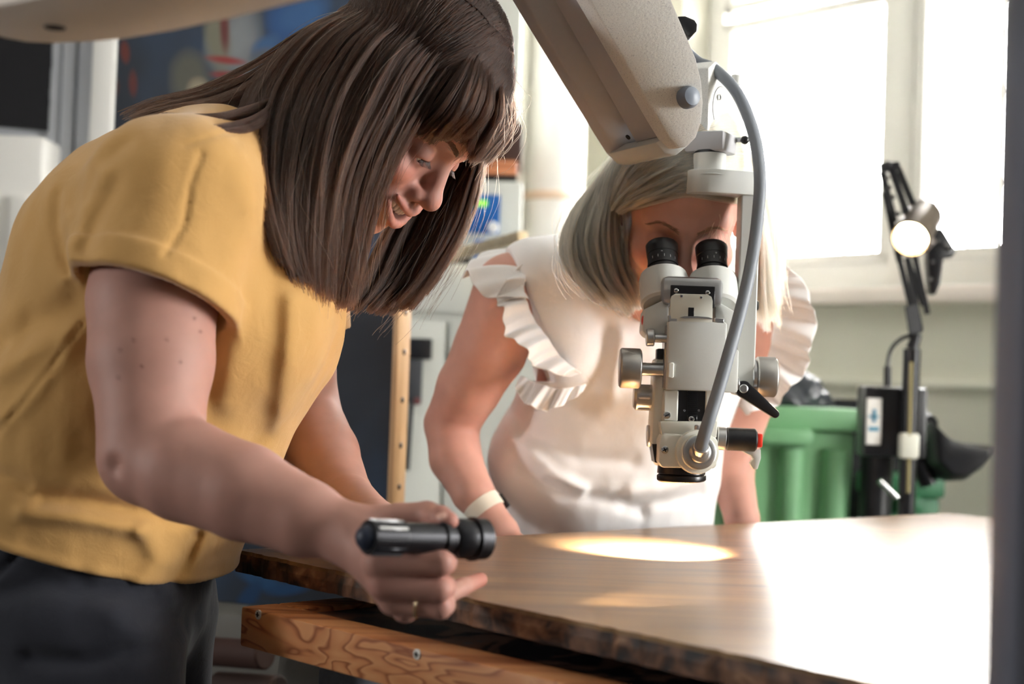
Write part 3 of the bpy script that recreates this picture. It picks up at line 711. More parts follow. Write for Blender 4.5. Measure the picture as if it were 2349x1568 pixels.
mb.add(fv, ff); tag(mb.build('plastic_film', fm), 'clear plastic film hanging from the table corner', 'film')

# ================================================================== stereo microscope on its boom
SD = 1.74
sc = thing('stereo_microscope', 'grey stereo microscope hanging from a boom over the panel', 'microscope')
def pbox(name, x0, y0, x1, y1, d0, th, m, parent=None, bev=.0015, R=None):
    """box whose camera side shows as the pixel rectangle at depth d0"""
    c = P((x0 + x1) / 2, (y0 + y1) / 2, d0)
    mb = MB(); mb.box(c + Vector((0, th / 2, 0)), ((x1 - x0) / F * d0, th, (y1 - y0) / F * d0), R, bev)
    return mb.build(name, M[m] if isinstance(m, str) else m, parent or sc)
def px2m(p, d=SD): return p / F * d
def pcyl(name, a, b, r, m, parent=None, ch=.001, r2=None, n=40):
    mb = MB(); mb.cyl(P(*a), P(*b), r, r2, n, ch); return mb.build(name, M[m] if isinstance(m, str) else m, parent or sc)
# knurled metal
kn, nt, b = new_mat('knurled_aluminium'); b.inputs['Base Color'].default_value = C(176, 174, 170); b.inputs['Metallic'].default_value = .85; b.inputs['Roughness'].default_value = .38
M['knurl'] = kn
def knurl(name, a, b, r, parent=None, n=90, m='knurl', depth=.0004):
    a, b = P(*a), P(*b); d = (b - a).normalized(); L = (b - a).length
    ref = Vector((0, 0, 1)) if abs(d.z) < .9 else Vector((1, 0, 0)); u = d.cross(ref).normalized(); w = d.cross(u)
    mb = MB(); vs = []; fs = []; nn = n * 2
    prof = [(0, r - .002, 0), (.0012, r - .0006, 0), (.002, r, 1), (L - .002, r, 1), (L - .0012, r - .0006, 0), (L, r - .002, 0)]
    for (h, rr, kk) in prof:
        for i in range(nn):
            t = 2 * math.pi * i / nn; q = rr - (depth if (kk and i % 2) else 0)
            vs.append(a + d * h + (u * math.cos(t) + w * math.sin(t)) * q)
    for j in range(len(prof) - 1):
        fs += [(j * nn + i, j * nn + (i + 1) % nn, (j + 1) * nn + (i + 1) % nn, (j + 1) * nn + i) for i in range(nn)]
    fs += [tuple(range(nn))[::-1], tuple(range((len(prof) - 1) * nn, len(prof) * nn))]
    mb.add(vs, fs); return mb.build(name, M[m], parent or sc, angle=50)
def screw(p, nrm, r, parent, cross=True):
    nrm = Vector(nrm).normalized(); mb = MB(); mb.lathe(p - nrm * .001, nrm, [(0, r), (.0016, r), (.002, r * .8)], 20); s_ = mb.build('screw', M['chrome'], parent)
    ref = Vector((0, 0, 1)).cross(nrm).normalized(); mb = MB()
    R = axes(ref.lerp(Vector((0, 0, 1)), .35), nrm)
    mb.box(p + nrm * .0011, (r * 1.2, r * .28, .0006), R)
    if cross: mb.box(p + nrm * .0011, (r * .28, r * 1.2, .0006), R)
    mb.build('slot', M['black_matte'], s_); return s_
# --- boom: two side shells, a recessed beam between, end cap
lat = Vector((-0.47, 0.88, 0.0)).normalized()
def side(x, y): return P(x, y, 1.66 - (330 - y) / 330 * .10)
outline = [(1282, -120), (1350, 0), (1450, 172), (1508, 272), (1536, 318), (1556, 338), (1578, 336), (1598, 315), (1610, 280), (1614, 235), (1610, 185), (1598, 135), (1541, 0), (1490, -120)]
W_ = .135
spk, nt, b = new_mat('speckled_enamel'); tc = N(nt, 'ShaderNodeTexCoord'); vo = N(nt, 'ShaderNodeTexNoise', Scale=900.0, Detail=2.0); nt.links.new(tc.outputs['Object'], vo.inputs['Vector'])
r = ramp(nt, [(0.30, C(184, 186, 186)), (0.42, C(226, 226, 222)), (1.0, C(232, 232, 226))]); nt.links.new(vo.outputs['Fac'], r.inputs['Fac']); nt.links.new(r.outputs['Color'], b.inputs['Base Color']); b.inputs['Roughness'].default_value = .38
bp = N(nt, 'ShaderNodeBump', Strength=.35, Distance=.0006); v2 = N(nt, 'ShaderNodeTexNoise', Scale=330.0, Detail=2.0); nt.links.new(tc.outputs['Object'], v2.inputs['Vector']); nt.links.new(v2.outputs['Fac'], bp.inputs['Height']); nt.links.new(bp.outputs['Normal'], b.inputs['Normal'])
M['speckle'] = spk
mb = MB(); mb.prism([side(*p) for p in outline], lat * .022); mb.build('boom_side_shell', spk, sc, bevel=.0022)
mb = MB(); mb.prism([side(*p) + lat * (W_ - .022) for p in outline], lat * .022); mb.build('boom_side_shell', M['scope_under'], sc, bevel=.0022)
inner = [(1350, -110), (1416, 0), (1506, 155), (1556, 240), (1570, 280), (1585, 300), (1596, 235), (1580, 140), (1525, 0), (1480, -110)]
mb = MB(); mb.prism([side(*p) + lat * .0215 for p in inner], lat * .068); mb.build('boom_beam', M['scope_under'], sc)
mb = MB(); mb.prism([side(x_ + 45, y_ - 18) + lat * .0897 for x_, y_ in inner[:5]] + [side(1588, 250) + lat * .0897, side(1570, 140) + lat * .0897, side(1515, 0) + lat * .0897, side(1470, -110) + lat * .0897], lat * .0232); mb.build('boom_channel_shade', M['black_matte'], sc)  # black filler standing in for the shade inside the channel
# cover plate in the underside and end block
u0 = side(1402, 0) + lat * .03; u1 = side(1556, 280) + lat * .03; ud = (u1 - u0).normalized(); un = ud.cross(lat).normalized()
if un.z > 0: un = -un
mb = MB(); mb.box((u0 + u1) / 2 - ud * .04 + lat * .0275 + un * .003, ((u1 - u0).length + .10, .060, .006), Matrix((ud, lat, ud.cross(lat))).transposed(), .001); cvp = mb.build('underside_cover', M['scope_under'], sc)
q = side(1512, 290) + lat * .056 + un * .0065; mb = MB(); mb.cyl(q, q + un * .0012, .0032, n=20); mb.build('cover_hole', M['black_matte'], cvp)
mb = MB(); mb.prism([side(*p) + lat * .018 for p in ((1524, 322), (1545, 348), (1572, 352), (1600, 330), (1608, 290), (1560, 300))], lat * (W_ - .034)); mb.build('boom_end_block', M['scope'], sc, bevel=.0015)
# grey dome button on the boom side
dn = -lat; dq = side(1574, 224)
mb = MB(); mb.lathe(dq - dn * .001, dn, [(0, .0125), (.008, .0125), (.013, .010), (.015, .005), (.0155, .001)], 32); mb.build('dome_button', mat('blue_grey_plastic', C(122, 130, 142), .4), sc)
# black wing knob on top
mb = MB(); kq = [P(x, y, 1.70) for x, y in ((1552, 37), (1572, 36), (1594, 45), (1600, 55), (1599, 72), (1592, 78), (1585, 84), (1576, 82), (1566, 66))]
mb.prism(kq, (0, .022, 0)); mb.build('wing_knob', M['black'], sc, bevel=.002)
# --- joint block
jn = Vector((.86, -.51, 0)).normalized(); jt = Vector((.51, .86, 0)).normalized(); RJ = Matrix((jt, -jn, Vector((0, 0, 1)))).transposed()
jc = P(1622, 262, 1.80)
def jp(a, z): return jc + jt * a + Vector((0, 0, z))
poly = [jp(a, z) for a, z in ((-.05, .045), (-.028, .058), (.022, .048), (.062, .020), (.066, -.045), (.050, -.056), (.0, -.050), (-.045, -.046))]
mb = MB(); mb.prism([p + jn * .022 for p in poly], -jn * .05); jb = mb.build('joint_block', spk, sc, bevel=.003)
for rr, mm, dd in ((.0275, 'black_matte', .0222), (.0268, 'speckle', .0226)):
    mb = MB(); c_ = jp(-.008, .003) + jn * dd; mb.lathe(c_ - jn * .002, jn, [(0, rr), (.002, rr), (.0023, rr - .0005)], 48); cv_ = mb.build('round_cover', M[mm], sc)
for (a, z) in ((-.022, .015), (.006, -.018)): screw(jp(a, z) + jn * .0250, jn, .0035, sc)
mb = MB(); mb.box(P(1630, 330, 1.745), (.044, .05, .024), RJ, .004); mb.build('joint_foot', M['scope_under'], sc)
pcyl('swivel_lever', (1672, 321, 1.755), (1702, 320, 1.745), .0032, 'alu', n=20)
mb = MB(); mb.ellipsoid(P(1709, 321, 1.745), .0052, .0052, .0052); mb.build('lever_ball', M['black'], sc)
pcyl('hose_clamp_post', (1688, 196, 1.80), (1690, 172, 1.80), .006, 'scope', n=20)
# --- swivel, bracket, hanging bar
pcyl('swivel_ring', (1628, 346, SD), (1628, 354, SD), px2m(37), 'black')
mb = MB(); a = P(1628, 353, SD); mb.lathe(a, (0, 0, -1), [(0, px2m(36)), (.001, px2m(38)), (px2m(38), px2m(38)), (px2m(46), px2m(42)), (px2m(52), px2m(48))], 44); mb.build('swivel_collar', M['scope'], sc)
# stadium bracket
c0 = P(1622, 420, SD); c1 = P(1728, 424, SD); hh = px2m(27); rr = px2m(48); outl = []
for k_ in range(17):
    t = math.pi / 2 + math.pi * k_ / 16; outl.append(Vector((c0.x + math.cos(t) * rr, c0.y + math.sin(t) * rr, c0.z - hh)))
outl += [Vector((c1.x + px2m(5), c1.y - rr * .55, c0.z - hh)), Vector((c1.x + px2m(5), c1.y + rr * .55, c0.z - hh))]
mb = MB(); mb.prism(outl, (0, 0, 2 * hh)); mb.build('bracket_arm', M['scope'], sc, bevel=.0015)
mb = MB(); a = P(1714, 448, SD); b_ = P(1709, 906, SD); vz = (a - b_).normalized()
mb.box((a + b_) / 2 + Vector((0, .004, 0)), (px2m(44), .034, (a - b_).length), axes(Vector((1, 0, 0)), vz), .0015); mb.build('hanging_bar', M['scope'], sc)
pcyl('bar_plug', (1733, 700, SD), (1739, 700, SD), .006, 'black', n=20)
# --- main carriage plate
BD = 1.675
pbox('carriage_cover', 1531, 736, 1666, 896, BD, .046, 'scope', bev=.003)
pbox('carriage_side', 1524, 745, 1540, 892, BD + .012, .03, 'alu')
pbox('bar_clamp', 1650, 800, 1694, 900, BD + .03, .05, 'scope', bev=.003)
pcyl('clamp_shaft', (1660, 880, BD + .045), (1695, 881, BD + .045), px2m(16), 'alu')
# focus knobs
knurl('focus_knob', (1421, 843, 1.70), (1470, 845, 1.70), px2m(46, 1.70))
pcyl('focus_shaft', (1470, 846, 1.70), (1535, 848, 1.70), px2m(15, 1.7), 'alu')
pbox('shaft_block', 1533, 831, 1546, 866, BD - .004, .012, 'scope_cream', bev=.001)
knurl('focus_knob', (1733, 863, 1.745), (1780, 865, 1.745), px2m(46, 1.745))
pcyl('focus_collar', (1722, 863, 1.745), (1733, 863, 1.745), px2m(40, 1.745), 'alu')
pcyl('lock_knob', (1482, 774, 1.69), (1500, 774, 1.69), px2m(20, 1.69), 'alu')
pcyl('lock_shaft', (1500, 775, 1.69), (1533, 776, 1.69), px2m(10, 1.69), 'alu')
pbox('black_stop', 1507, 799, 1528, 824, 1.70, .02, 'black', bev=.002)
pcyl('zoom_knob', (1453, 910, 1.735), (1500, 912, 1.735), px2m(30, 1.735), 'alu', ch=.003)
for ang_ in (0, 60, -60, 120):
    a_ = P(1476, 911, 1.735); t = math.radians(ang_); dv_ = Vector((0, -math.cos(t), math.sin(t))) * px2m(30, 1.735)
    mb = MB(); mb.box(a_ + dv_ * .99, (.014, .004, .004), None, .0015); mb.build('knob_flute', M['scope_under'], sc)
pcyl('zoom_knob_ring', (1498, 912, 1.735), (1505, 912, 1.735), px2m(35, 1.735), 'black')
pcyl('side_disc', (1484, 999, 1.735), (1493, 999, 1.735), px2m(25, 1.735), 'alu', ch=.0008)
# --- lower optical body
LB = 1.68
mb = MB(); pts = [(1505, 822), (1530, 815), (1648, 815), (1642, 1072), (1510, 1072), (1494, 1012)]
mb.prism([P(x, y, LB + .022) for x, y in pts], (0, .055, 0)); mb.build('optics_body', M['scope_cream'], sc, bevel=.004)
mb = MB(); mb.prism([P(x, y, LB + .016) for x, y in ((1496, 1018), (1512, 1018), (1512, 1062), (1502, 1060))], (0, .04, 0)); mb.build('body_notch', M['black'], sc)
pbox('slide_plate', 1522, 894, 1556, 966, LB + .004, .02, 'scope_cream')
pbox('slide_plate', 1618, 894, 1646, 966, LB + .004, .02, 'scope_cream')
pbox('dovetail_slot', 1554, 893, 1620, 968, LB + .006, .02, 'black', bev=.0005)
for i in range(12):
    pbox('rack_tooth', 1577, 897 + i * 4.4, 1601, 899.4 + i * 4.4, LB + .0045, .003, 'black_metal', bev=.0002)
pbox('slot_bevel', 1576, 951, 1600, 968, LB + .004, .006, 'black_metal', bev=.001)
screw(P(1530, 952, LB + .003), (0, -1, 0), .0042, sc, False)
screw(P(1586, 961, LB + .002), (0, -1, 0), .0034, sc)
for x in (1570, 1603): screw(P(x, 941, LB + .0055), (0, -1, 0), .0016, sc, False)
mb = MB(); mb.prism([P(x, y, LB - .002) for x, y in ((1514, 966), (1646, 966), (1644, 1004), (1518, 1000))], (0, .03, 0)); mb.build('shoulder', M['scope_cream'], sc, bevel=.0015)
mb = MB(); mb.prism([P(x, y, LB - .014) for x, y in ((1519, 998), (1526, 994), (1640, 1002), (1646, 1010), (1644, 1068), (1638, 1074), (1520, 1072), (1511, 1060), (1513, 1010))], (0, .05, 0)); mb.build('lamp_block', M['scope_cream'], sc, bevel=.0015)
screw(P(1525, 1031, LB - .015), (0, -1, 0), .0042, sc)
pq = P(1598, 1036, LB - .013)
hd_ = Vector((.10, -1, .02)).normalized()
mb = MB(); mb.lathe(pq, hd_, [(0, px2m(49)), (.006, px2m(47)), (.0065, px2m(39)), (.013, px2m(38)), (.014, px2m(36))], 48); mb.build('light_port', M['scope_cream'], sc)
mb = MB(); mb.lathe(pq + hd_ * .012, hd_, [(0, px2m(37)), (.004, px2m(37)), (.005, px2m(34)), (.005, px2m(25)), (.010, px2m(21)), (.011, px2m(18))], 40); mb.build('port_ring', M['alu'], sc)
pcyl('thumb_screw', (1601, 974, LB - .008), (1601, 992, LB - .008), .0042, 'alu', n=20)
mb = MB(); mb.lathe(P(1563, 1070, LB + .02), (0, 0, -1), [(0, px2m(53)), (px2m(15), px2m(54))], 48); mb.build('objective', M['black_metal'], sc)
knurl('objective_ring', (1563, 1086, LB + .02), (1563, 1103, LB + .02), px2m(55), n=110, m='black_metal', depth=.0003)
# --- handle, red tip, finger lever
pcyl('handle_ring', (1643, 1004, LB + .03), (1664, 1006, LB + .03), px2m(26), 'alu')
pcyl('handle_grip', (1664, 1006, LB + .03), (1735, 1009, LB + .03), px2m(26), 'black', ch=.002)
pbox('red_button', 1733, 994, 1750, 1026, LB + .022, .014, 'red', bev=.002)
mb = MB(); hk = [P(x, y, LB + .03) for x, y in ((1700, 1034), (1728, 1032), (1745, 1030), (1746, 1050), (1738, 1076), (1728, 1076), (1720, 1062), (1728, 1052), (1722, 1044))]
mb.prism(hk, (0, .01, 0)); mb.build('finger_lever', M['scope'], sc, bevel=.001)
# --- black clamp lever
lv0 = P(1706, 892, 1.715); lv1 = P(1779, 949, 1.715); dl = (lv1 - lv0).normalized(); pl_ = Vector((0, 1, 0)).cross(dl).normalized(); pts = []
for k_ in range(15):
    t = math.pi / 2 + math.pi * k_ / 14; pts.append(lv0 + (dl * math.cos(t) + pl_ * math.sin(t)) * px2m(19))
for k_ in range(11):
    t = -math.pi / 2 + math.pi * k_ / 10; pts.append(lv1 + (dl * math.cos(t) + pl_ * math.sin(t)) * px2m(9.5))
mb = MB(); mb.prism(pts, (0, .010, 0)); lvr = mb.build('clamp_lever', M['black'], sc, bevel=.0015)
pcyl('lever_bolt', (1706, 891, 1.709), (1706, 891, 1.717), px2m(10), 'alu', lvr, n=24)
# --- binocular tube: bracket, plates, prism housings, eyepieces
pbox('bracket_yoke', 1519, 634, 1660, 700, BD + .010, .040, 'alu', bev=.007)
pbox('yoke_recess', 1538, 655, 1640, 705, BD + .006, .008, 'black', bev=.0006)
mb = MB(); pp = [(1538, 740), (1538, 686), (1541, 678), (1550, 673), (1622, 675), (1632, 680), (1635, 690), (1634, 742)]
mb.prism([P(x, y, BD + .002) for x, y in pp], (0, .006, 0)); bpl = mb.build('back_plate', M['scope_cream'], sc, bevel=.0006)
pbox('plate_slot', 1579, 705, 1592, 727, BD + .0012, .003, 'black', bpl, bev=.0002)
for (x, y) in ((1551, 666), (1623, 671)): screw(P(x, y, BD + .0045), (0, -1, 0), .0026, sc, False)
for (x, y) in ((1563, 679), (1608, 682)): screw(P(x, y, BD + .0015), (0, -1, 0), .0018, sc)
pbox('top_block', 1533, 723, 1554, 738, BD + .002, .01, 'alu', bev=.0006)
pbox('top_block', 1640, 729, 1661, 742, BD + .002, .01, 'alu', bev=.0006)
pbox('dark_gap', 1566, 727, 1630, 741, BD + .004, .01, 'black', bev=.0005)
mb = MB(); mb.prism([P(x, y, BD - .001) for x, y in ((1560, 728), (1570, 725), (1600, 725), (1625, 727), (1636, 731), (1630, 732), (1600, 729), (1570, 730))], (0, .004, 0)); mb.build('arched_lip', M['alu'], sc)
mb = MB(); mb.prism([P(x, y, BD + .018) for x, y in ((1534, 688), (1520, 689), (1484, 706), (1478, 716), (1474, 760), (1484, 772), (1534, 782))], (0, .05, 0)); mb.build('tube_housing', M['scope'], sc, bevel=.003)
mb = MB(); mb.prism([P(x, y, BD + .018) for x, y in ((1640, 697), (1656, 696), (1690, 716), (1694, 780), (1640, 790))], (0, .05, 0)); mb.build('tube_housing', M['scope'], sc, bevel=.003)
mb = MB(); mb.ellipsoid(P(1475, 735, BD + .03), .002, .006, .006); mb.build('red_dot', M['red'], sc)
ed = Vector((-.03, .48, .88)).normalized()
EYES = []
for (bx, by, ex, ey, dx_) in ((1524, 664, 1514, 560, -.03), (1636, 668, 1634, 572, .0)):
    e_d = Vector((dx_, .46, .88)).normalized()
    b0 = P(bx, by, 1.735)
    mb = MB(); mb.lathe(b0 - e_d * .022, e_d, [(0, px2m(50)), (.003, px2m(56)), (.034, px2m(57)), (.041, px2m(53)), (.0425, px2m(40))], 48); mb.build('prism_housing', M['scope'], sc)
    b1 = b0 + e_d * .020
    mb = MB(); mb.lathe(b1, e_d, [(0, px2m(33)), (.010, px2m(33)), (.0102, px2m(36)), (.013, px2m(36)), (.0132, px2m(34.5)), (.026, px2m(35)), (.0262, px2m(36)), (.034, px2m(37)), (.040, px2m(38)), (.0415, px2m(36)), (.0415, px2m(28)), (.030, px2m(26))], 48); ep = mb.build('eyepiece', M['black'], sc)
    EYES.append(b1 + e_d * .0415)
    M.setdefault('mark', mat('white_mark', C(190, 190, 190), .6))
    sd_ = Vector((1, 0, 0)); fr_ = sd_.cross(e_d).normalized(); fr_ = fr_ if fr_.y < 0 else -fr_
    for k_ in range(-2, 3):
        t = k_ * .42; q = b1 + e_d * .0172 + (fr_ * math.cos(t) + sd_ * math.sin(t)) * (px2m(34.8)); nr = (fr_ * math.cos(t) + sd_ * math.sin(t))
        mb = MB(); mb.box(q, (.0005, .0005, .0034), axes(e_d.cross(nr), e_d)); mb.build('dioptre_mark', M['mark'], ep)
    q = b1 + e_d * .0225 + (fr_ * math.cos(.15) - sd_ * math.sin(.15) * (1 if bx < 1600 else -1)) * px2m(35.2); mb = MB(); mb.box(q, (.0022, .0006, .0005), axes(sd_, e_d))
    if bx > 1600: mb.box(q, (.0005, .0006, .0022), axes(sd_, e_d))
    mb.build('dioptre_sign', M['mark'], ep)
# --- grey light hose
hp_ = [(1560, 105, 1.80), (1600, 142, 1.79), (1640, 160, 1.77), (1690, 212, 1.74), (1727, 300, 1.72), (1743, 400, 1.70), (1738, 500, 1.69), (1724, 600, 1.675), (1702, 700, 1.66), (1672, 810, 1.645), (1646, 900, 1.635), (1624, 970, 1.63), (1610, 1015, 1.637), (1604, 1038, 1.652)]
mb = MB(); mb.tube(catmull([P(*p) for p in hp_], 8), px2m(14.5, 1.68), 20); mb.build('light_hose', M['rubber_grey'], sc)
mb = MB(); mb.cyl(P(1609, 1022, 1.640), P(1602, 1042, 1.655), px2m(19, 1.65), n=24, ch=.001); mb.build('hose_ferrule', M['alu'], sc)
# the illuminator's light leaves the objective
il = bpy.data.lights.new('illuminator', 'SPOT'); il.energy = 66.0; il.color = (1, .84, .64); il.spot_size = math.radians(95); il.spot_blend = .6; il.shadow_soft_size = .012
ilo = bpy.data.objects.new('illuminator', il); COL.objects.link(ilo); ilo.location = P(1563, 1103, LB + .02) - Vector((0, 0, .004)); ilo.rotation_euler = Vector((-.16, .45, -.86)).to_track_quat('-Z', 'Y').to_euler()

# ================================================================== people: smooth solids meshed from distance functions
def V3(p): return np.array((p[0], p[1], p[2]), np.float64)
def nrm(a): return np.sqrt(np.einsum('ij,ij->i', a, a))
def rc(p, a, b, ra, rb):
    a = V3(a); b = V3(b); ba = b - a; pa = p - a
    t = np.clip(pa @ ba / max(ba @ ba, 1e-12), 0, 1)
    return nrm(pa - t[:, None] * ba) - (ra + t * (rb - ra))
def ell(p, c, r, R=None):
    q = p - V3(c)
    if R is not None: q = q @ R
    r = np.array(r); q = q / r; k0 = nrm(q); k1 = nrm(q / r)
    return k0 * (k0 - 1) / np.maximum(k1, 1e-9)
def econe(p, a, b, ax1, ax2, ra, rb):
    a = V3(a); b = V3(b); ax1 = V3(ax1); ax2 = V3(ax2); ba = b - a; pa = p - a
    t = np.clip(pa @ ba / (ba @ ba), 0, 1); q = pa - t[:, None] * ba
    c1 = q @ ax1; c2 = q @ ax2; c3 = np.sqrt(np.maximum((q * q).sum(1) - c1 * c1 - c2 * c2, 0))
    r1 = ra[0] + t * (rb[0] - ra[0]); r2 = ra[1] + t * (rb[1] - ra[1]); r3 = np.minimum(r1, r2)
    k0 = np.sqrt((c1 / r1) ** 2 + (c2 / r2) ** 2 + (c3 / r3) ** 2)
    k1 = np.sqrt((c1 / r1 ** 2) ** 2 + (c2 / r2 ** 2) ** 2 + (c3 / r3 ** 2) ** 2)
    return k0 * (k0 - 1) / np.maximum(k1, 1e-9)
def smin(a, b, k):
    h = np.maximum(k - np.abs(a - b), 0) / k
    return np.minimum(a, b) - h * h * k * .25
def smax(a, b, k): return -smin(-a, -b, k)
def chain(p, pts, k=.0):
    d = None
    for (a, ra), (b, rb) in zip(pts[:-1], pts[1:]):
        e = rc(p, a, b, ra, rb); d = e if d is None else (smin(d, e, k) if k else np.minimum(d, e))
    return d
def vnoise(p, s, seed=0):
    """smooth value noise, about -1..1"""
    q = p * s + seed * 17.13; i = np.floor(q).astype(np.int64); f = q - i; f = f * f * (3 - 2 * f); out = 0
    for dx in (0, 1):
        for dy in (0, 1):
            for dz in (0, 1):
                h = (i[:, 0] + dx) * 374761393 + (i[:, 1] + dy) * 668265263 + (i[:, 2] + dz) * 2147483647 + seed * 1013
                h = (h ^ (h >> 13)) * 1274126177; h = (h ^ (h >> 16)) & 0xFFFF
                w = (f[:, 0] if dx else 1 - f[:, 0]) * (f[:, 1] if dy else 1 - f[:, 1]) * (f[:, 2] if dz else 1 - f[:, 2])
                out = out + w * (h / 32768.0 - 1)
    return out
def in_chunks(f, p, n=400000):
    return np.concatenate([f(p[i:i + n]) for i in range(0, len(p), n)]) if len(p) > n else f(p)
def sdf_mesh(f, lo, hi, h, levels=4, band=1.9):
    """surface nets on an octree-refined shell around the zero set of f"""
    lo = np.array(lo, float); hi = np.array(hi, float)
    s = h * 2 ** levels; n = np.ceil((hi - lo) / s).astype(int)
    g = np.stack(np.meshgrid(*[np.arange(k) for k in n], indexing='ij'), -1).reshape(-1, 3)
    off = np.stack(np.meshgrid([0, 1], [0, 1], [0, 1], indexing='ij'), -1).reshape(-1, 3)
    for lv in range(levels, -1, -1):
        s = h * 2 ** lv
        d = in_chunks(f, lo + (g + .5) * s)
        g = g[np.abs(d) < s * .87 * band + .001]
        if lv: g = (g[:, None, :] * 2 + off[None]).reshape(-1, 3)
    NN = (n * 2 ** levels + 2).astype(np.int64)
    key = lambda a: (a[:, 0].astype(np.int64) * NN[1] + a[:, 1]) * NN[2] + a[:, 2]
    ck = key(g); o = np.argsort(ck); g = g[o]; ck = ck[o]
    cor = (g[:, None, :] + off[None]).reshape(-1, 3); kk = key(cor); uk, inv = np.unique(kk, return_inverse=True)
    first = np.zeros(len(uk), np.int64); first[inv] = np.arange(len(kk)); cp = cor[first]
    cd = in_chunks(f, lo + cp * h); D = cd[inv].reshape(-1, 8)
    act = (D.min(1) < 0) & (D.max(1) >= 0); g = g[act]; ck = ck[act]; D = D[act]
    acc = np.zeros((len(g), 3)); cnt = np.zeros(len(g))
    for a in range(8):
        for b in range(a + 1, 8):
            if np.abs(off[a] - off[b]).sum() != 1: continue
            m = (D[:, a] < 0) != (D[:, b] < 0); t = D[m, a] / (D[m, a] - D[m, b])
            acc[m] += off[a] + (off[b] - off[a]) * t[:, None]; cnt[m] += 1
    vert = lo + (g + acc / cnt[:, None]) * h
    faces = []
    ax_pairs = ((0, 1, 2), (1, 2, 0), (2, 0, 1)); c0 = 0
    for ax, u, w in ax_pairs:
        e = np.zeros(3, int); e[ax] = 1; i1 = int(e @ np.array([4, 2, 1]))
        m = (D[:, 0] < 0) != (D[:, i1] < 0); base = g[m]; sg = D[m, 0] < 0
        du = np.zeros(3, int); du[u] = 1; dw = np.zeros(3, int); dw[w] = 1
        idx = []; ok = np.ones(len(base), bool)
        for sh in (0 * du, -du, -du - dw, -dw):
            k_ = key(base + sh); j = np.searchsorted(ck, k_); j = np.minimum(j, len(ck) - 1); ok &= ck[j] == k_; idx.append(j)
        q = np.stack(idx, 1); q[~sg] = q[~sg][:, ::-1]; faces.append(q[ok])
    faces = np.concatenate(faces)
    # one Newton step onto the surface
    e = h * .3; T = np.array(((1, 1, 1), (1, -1, -1), (-1, 1, -1), (-1, -1, 1)), float)
    vals = [in_chunks(f, vert + t * e) for t in T]
    gr = sum(t[None] * v[:, None] for t, v in zip(T, vals)) / (4 * e); d0 = sum(vals) / 4
    st = d0[:, None] * gr / np.maximum((gr * gr).sum(1), .2)[:, None]
    vert -= np.clip(st, -h * .5, h * .5)
    return vert, faces
def np_mesh(name, vert, faces, material, parent=None, colors=None):
    me = bpy.data.meshes.new(name); me.vertices.add(len(vert)); me.vertices.foreach_set('co', vert.astype(np.float32).ravel())
    me.loops.add(faces.size); me.loops.foreach_set('vertex_index', faces.astype(np.int32).ravel())
    me.polygons.add(len(faces)); me.polygons.foreach_set('loop_start', np.arange(0, faces.size, faces.shape[1], dtype=np.int32))
    me.update(calc_edges=True); me.validate()
    me.polygons.foreach_set('use_smooth', np.ones(len(me.polygons), bool))
    if colors is not None:
        at = me.color_attributes.new('Col', 'FLOAT_COLOR', 'POINT'); c4 = np.ones((len(vert), 4), np.float32); c4[:, :3] = colors; at.data.foreach_set('color', c4.ravel())
    me.materials.append(material); o = bpy.data.objects.new(name, me); COL.objects.link(o)
    if parent is not None: o.parent = parent
    return o

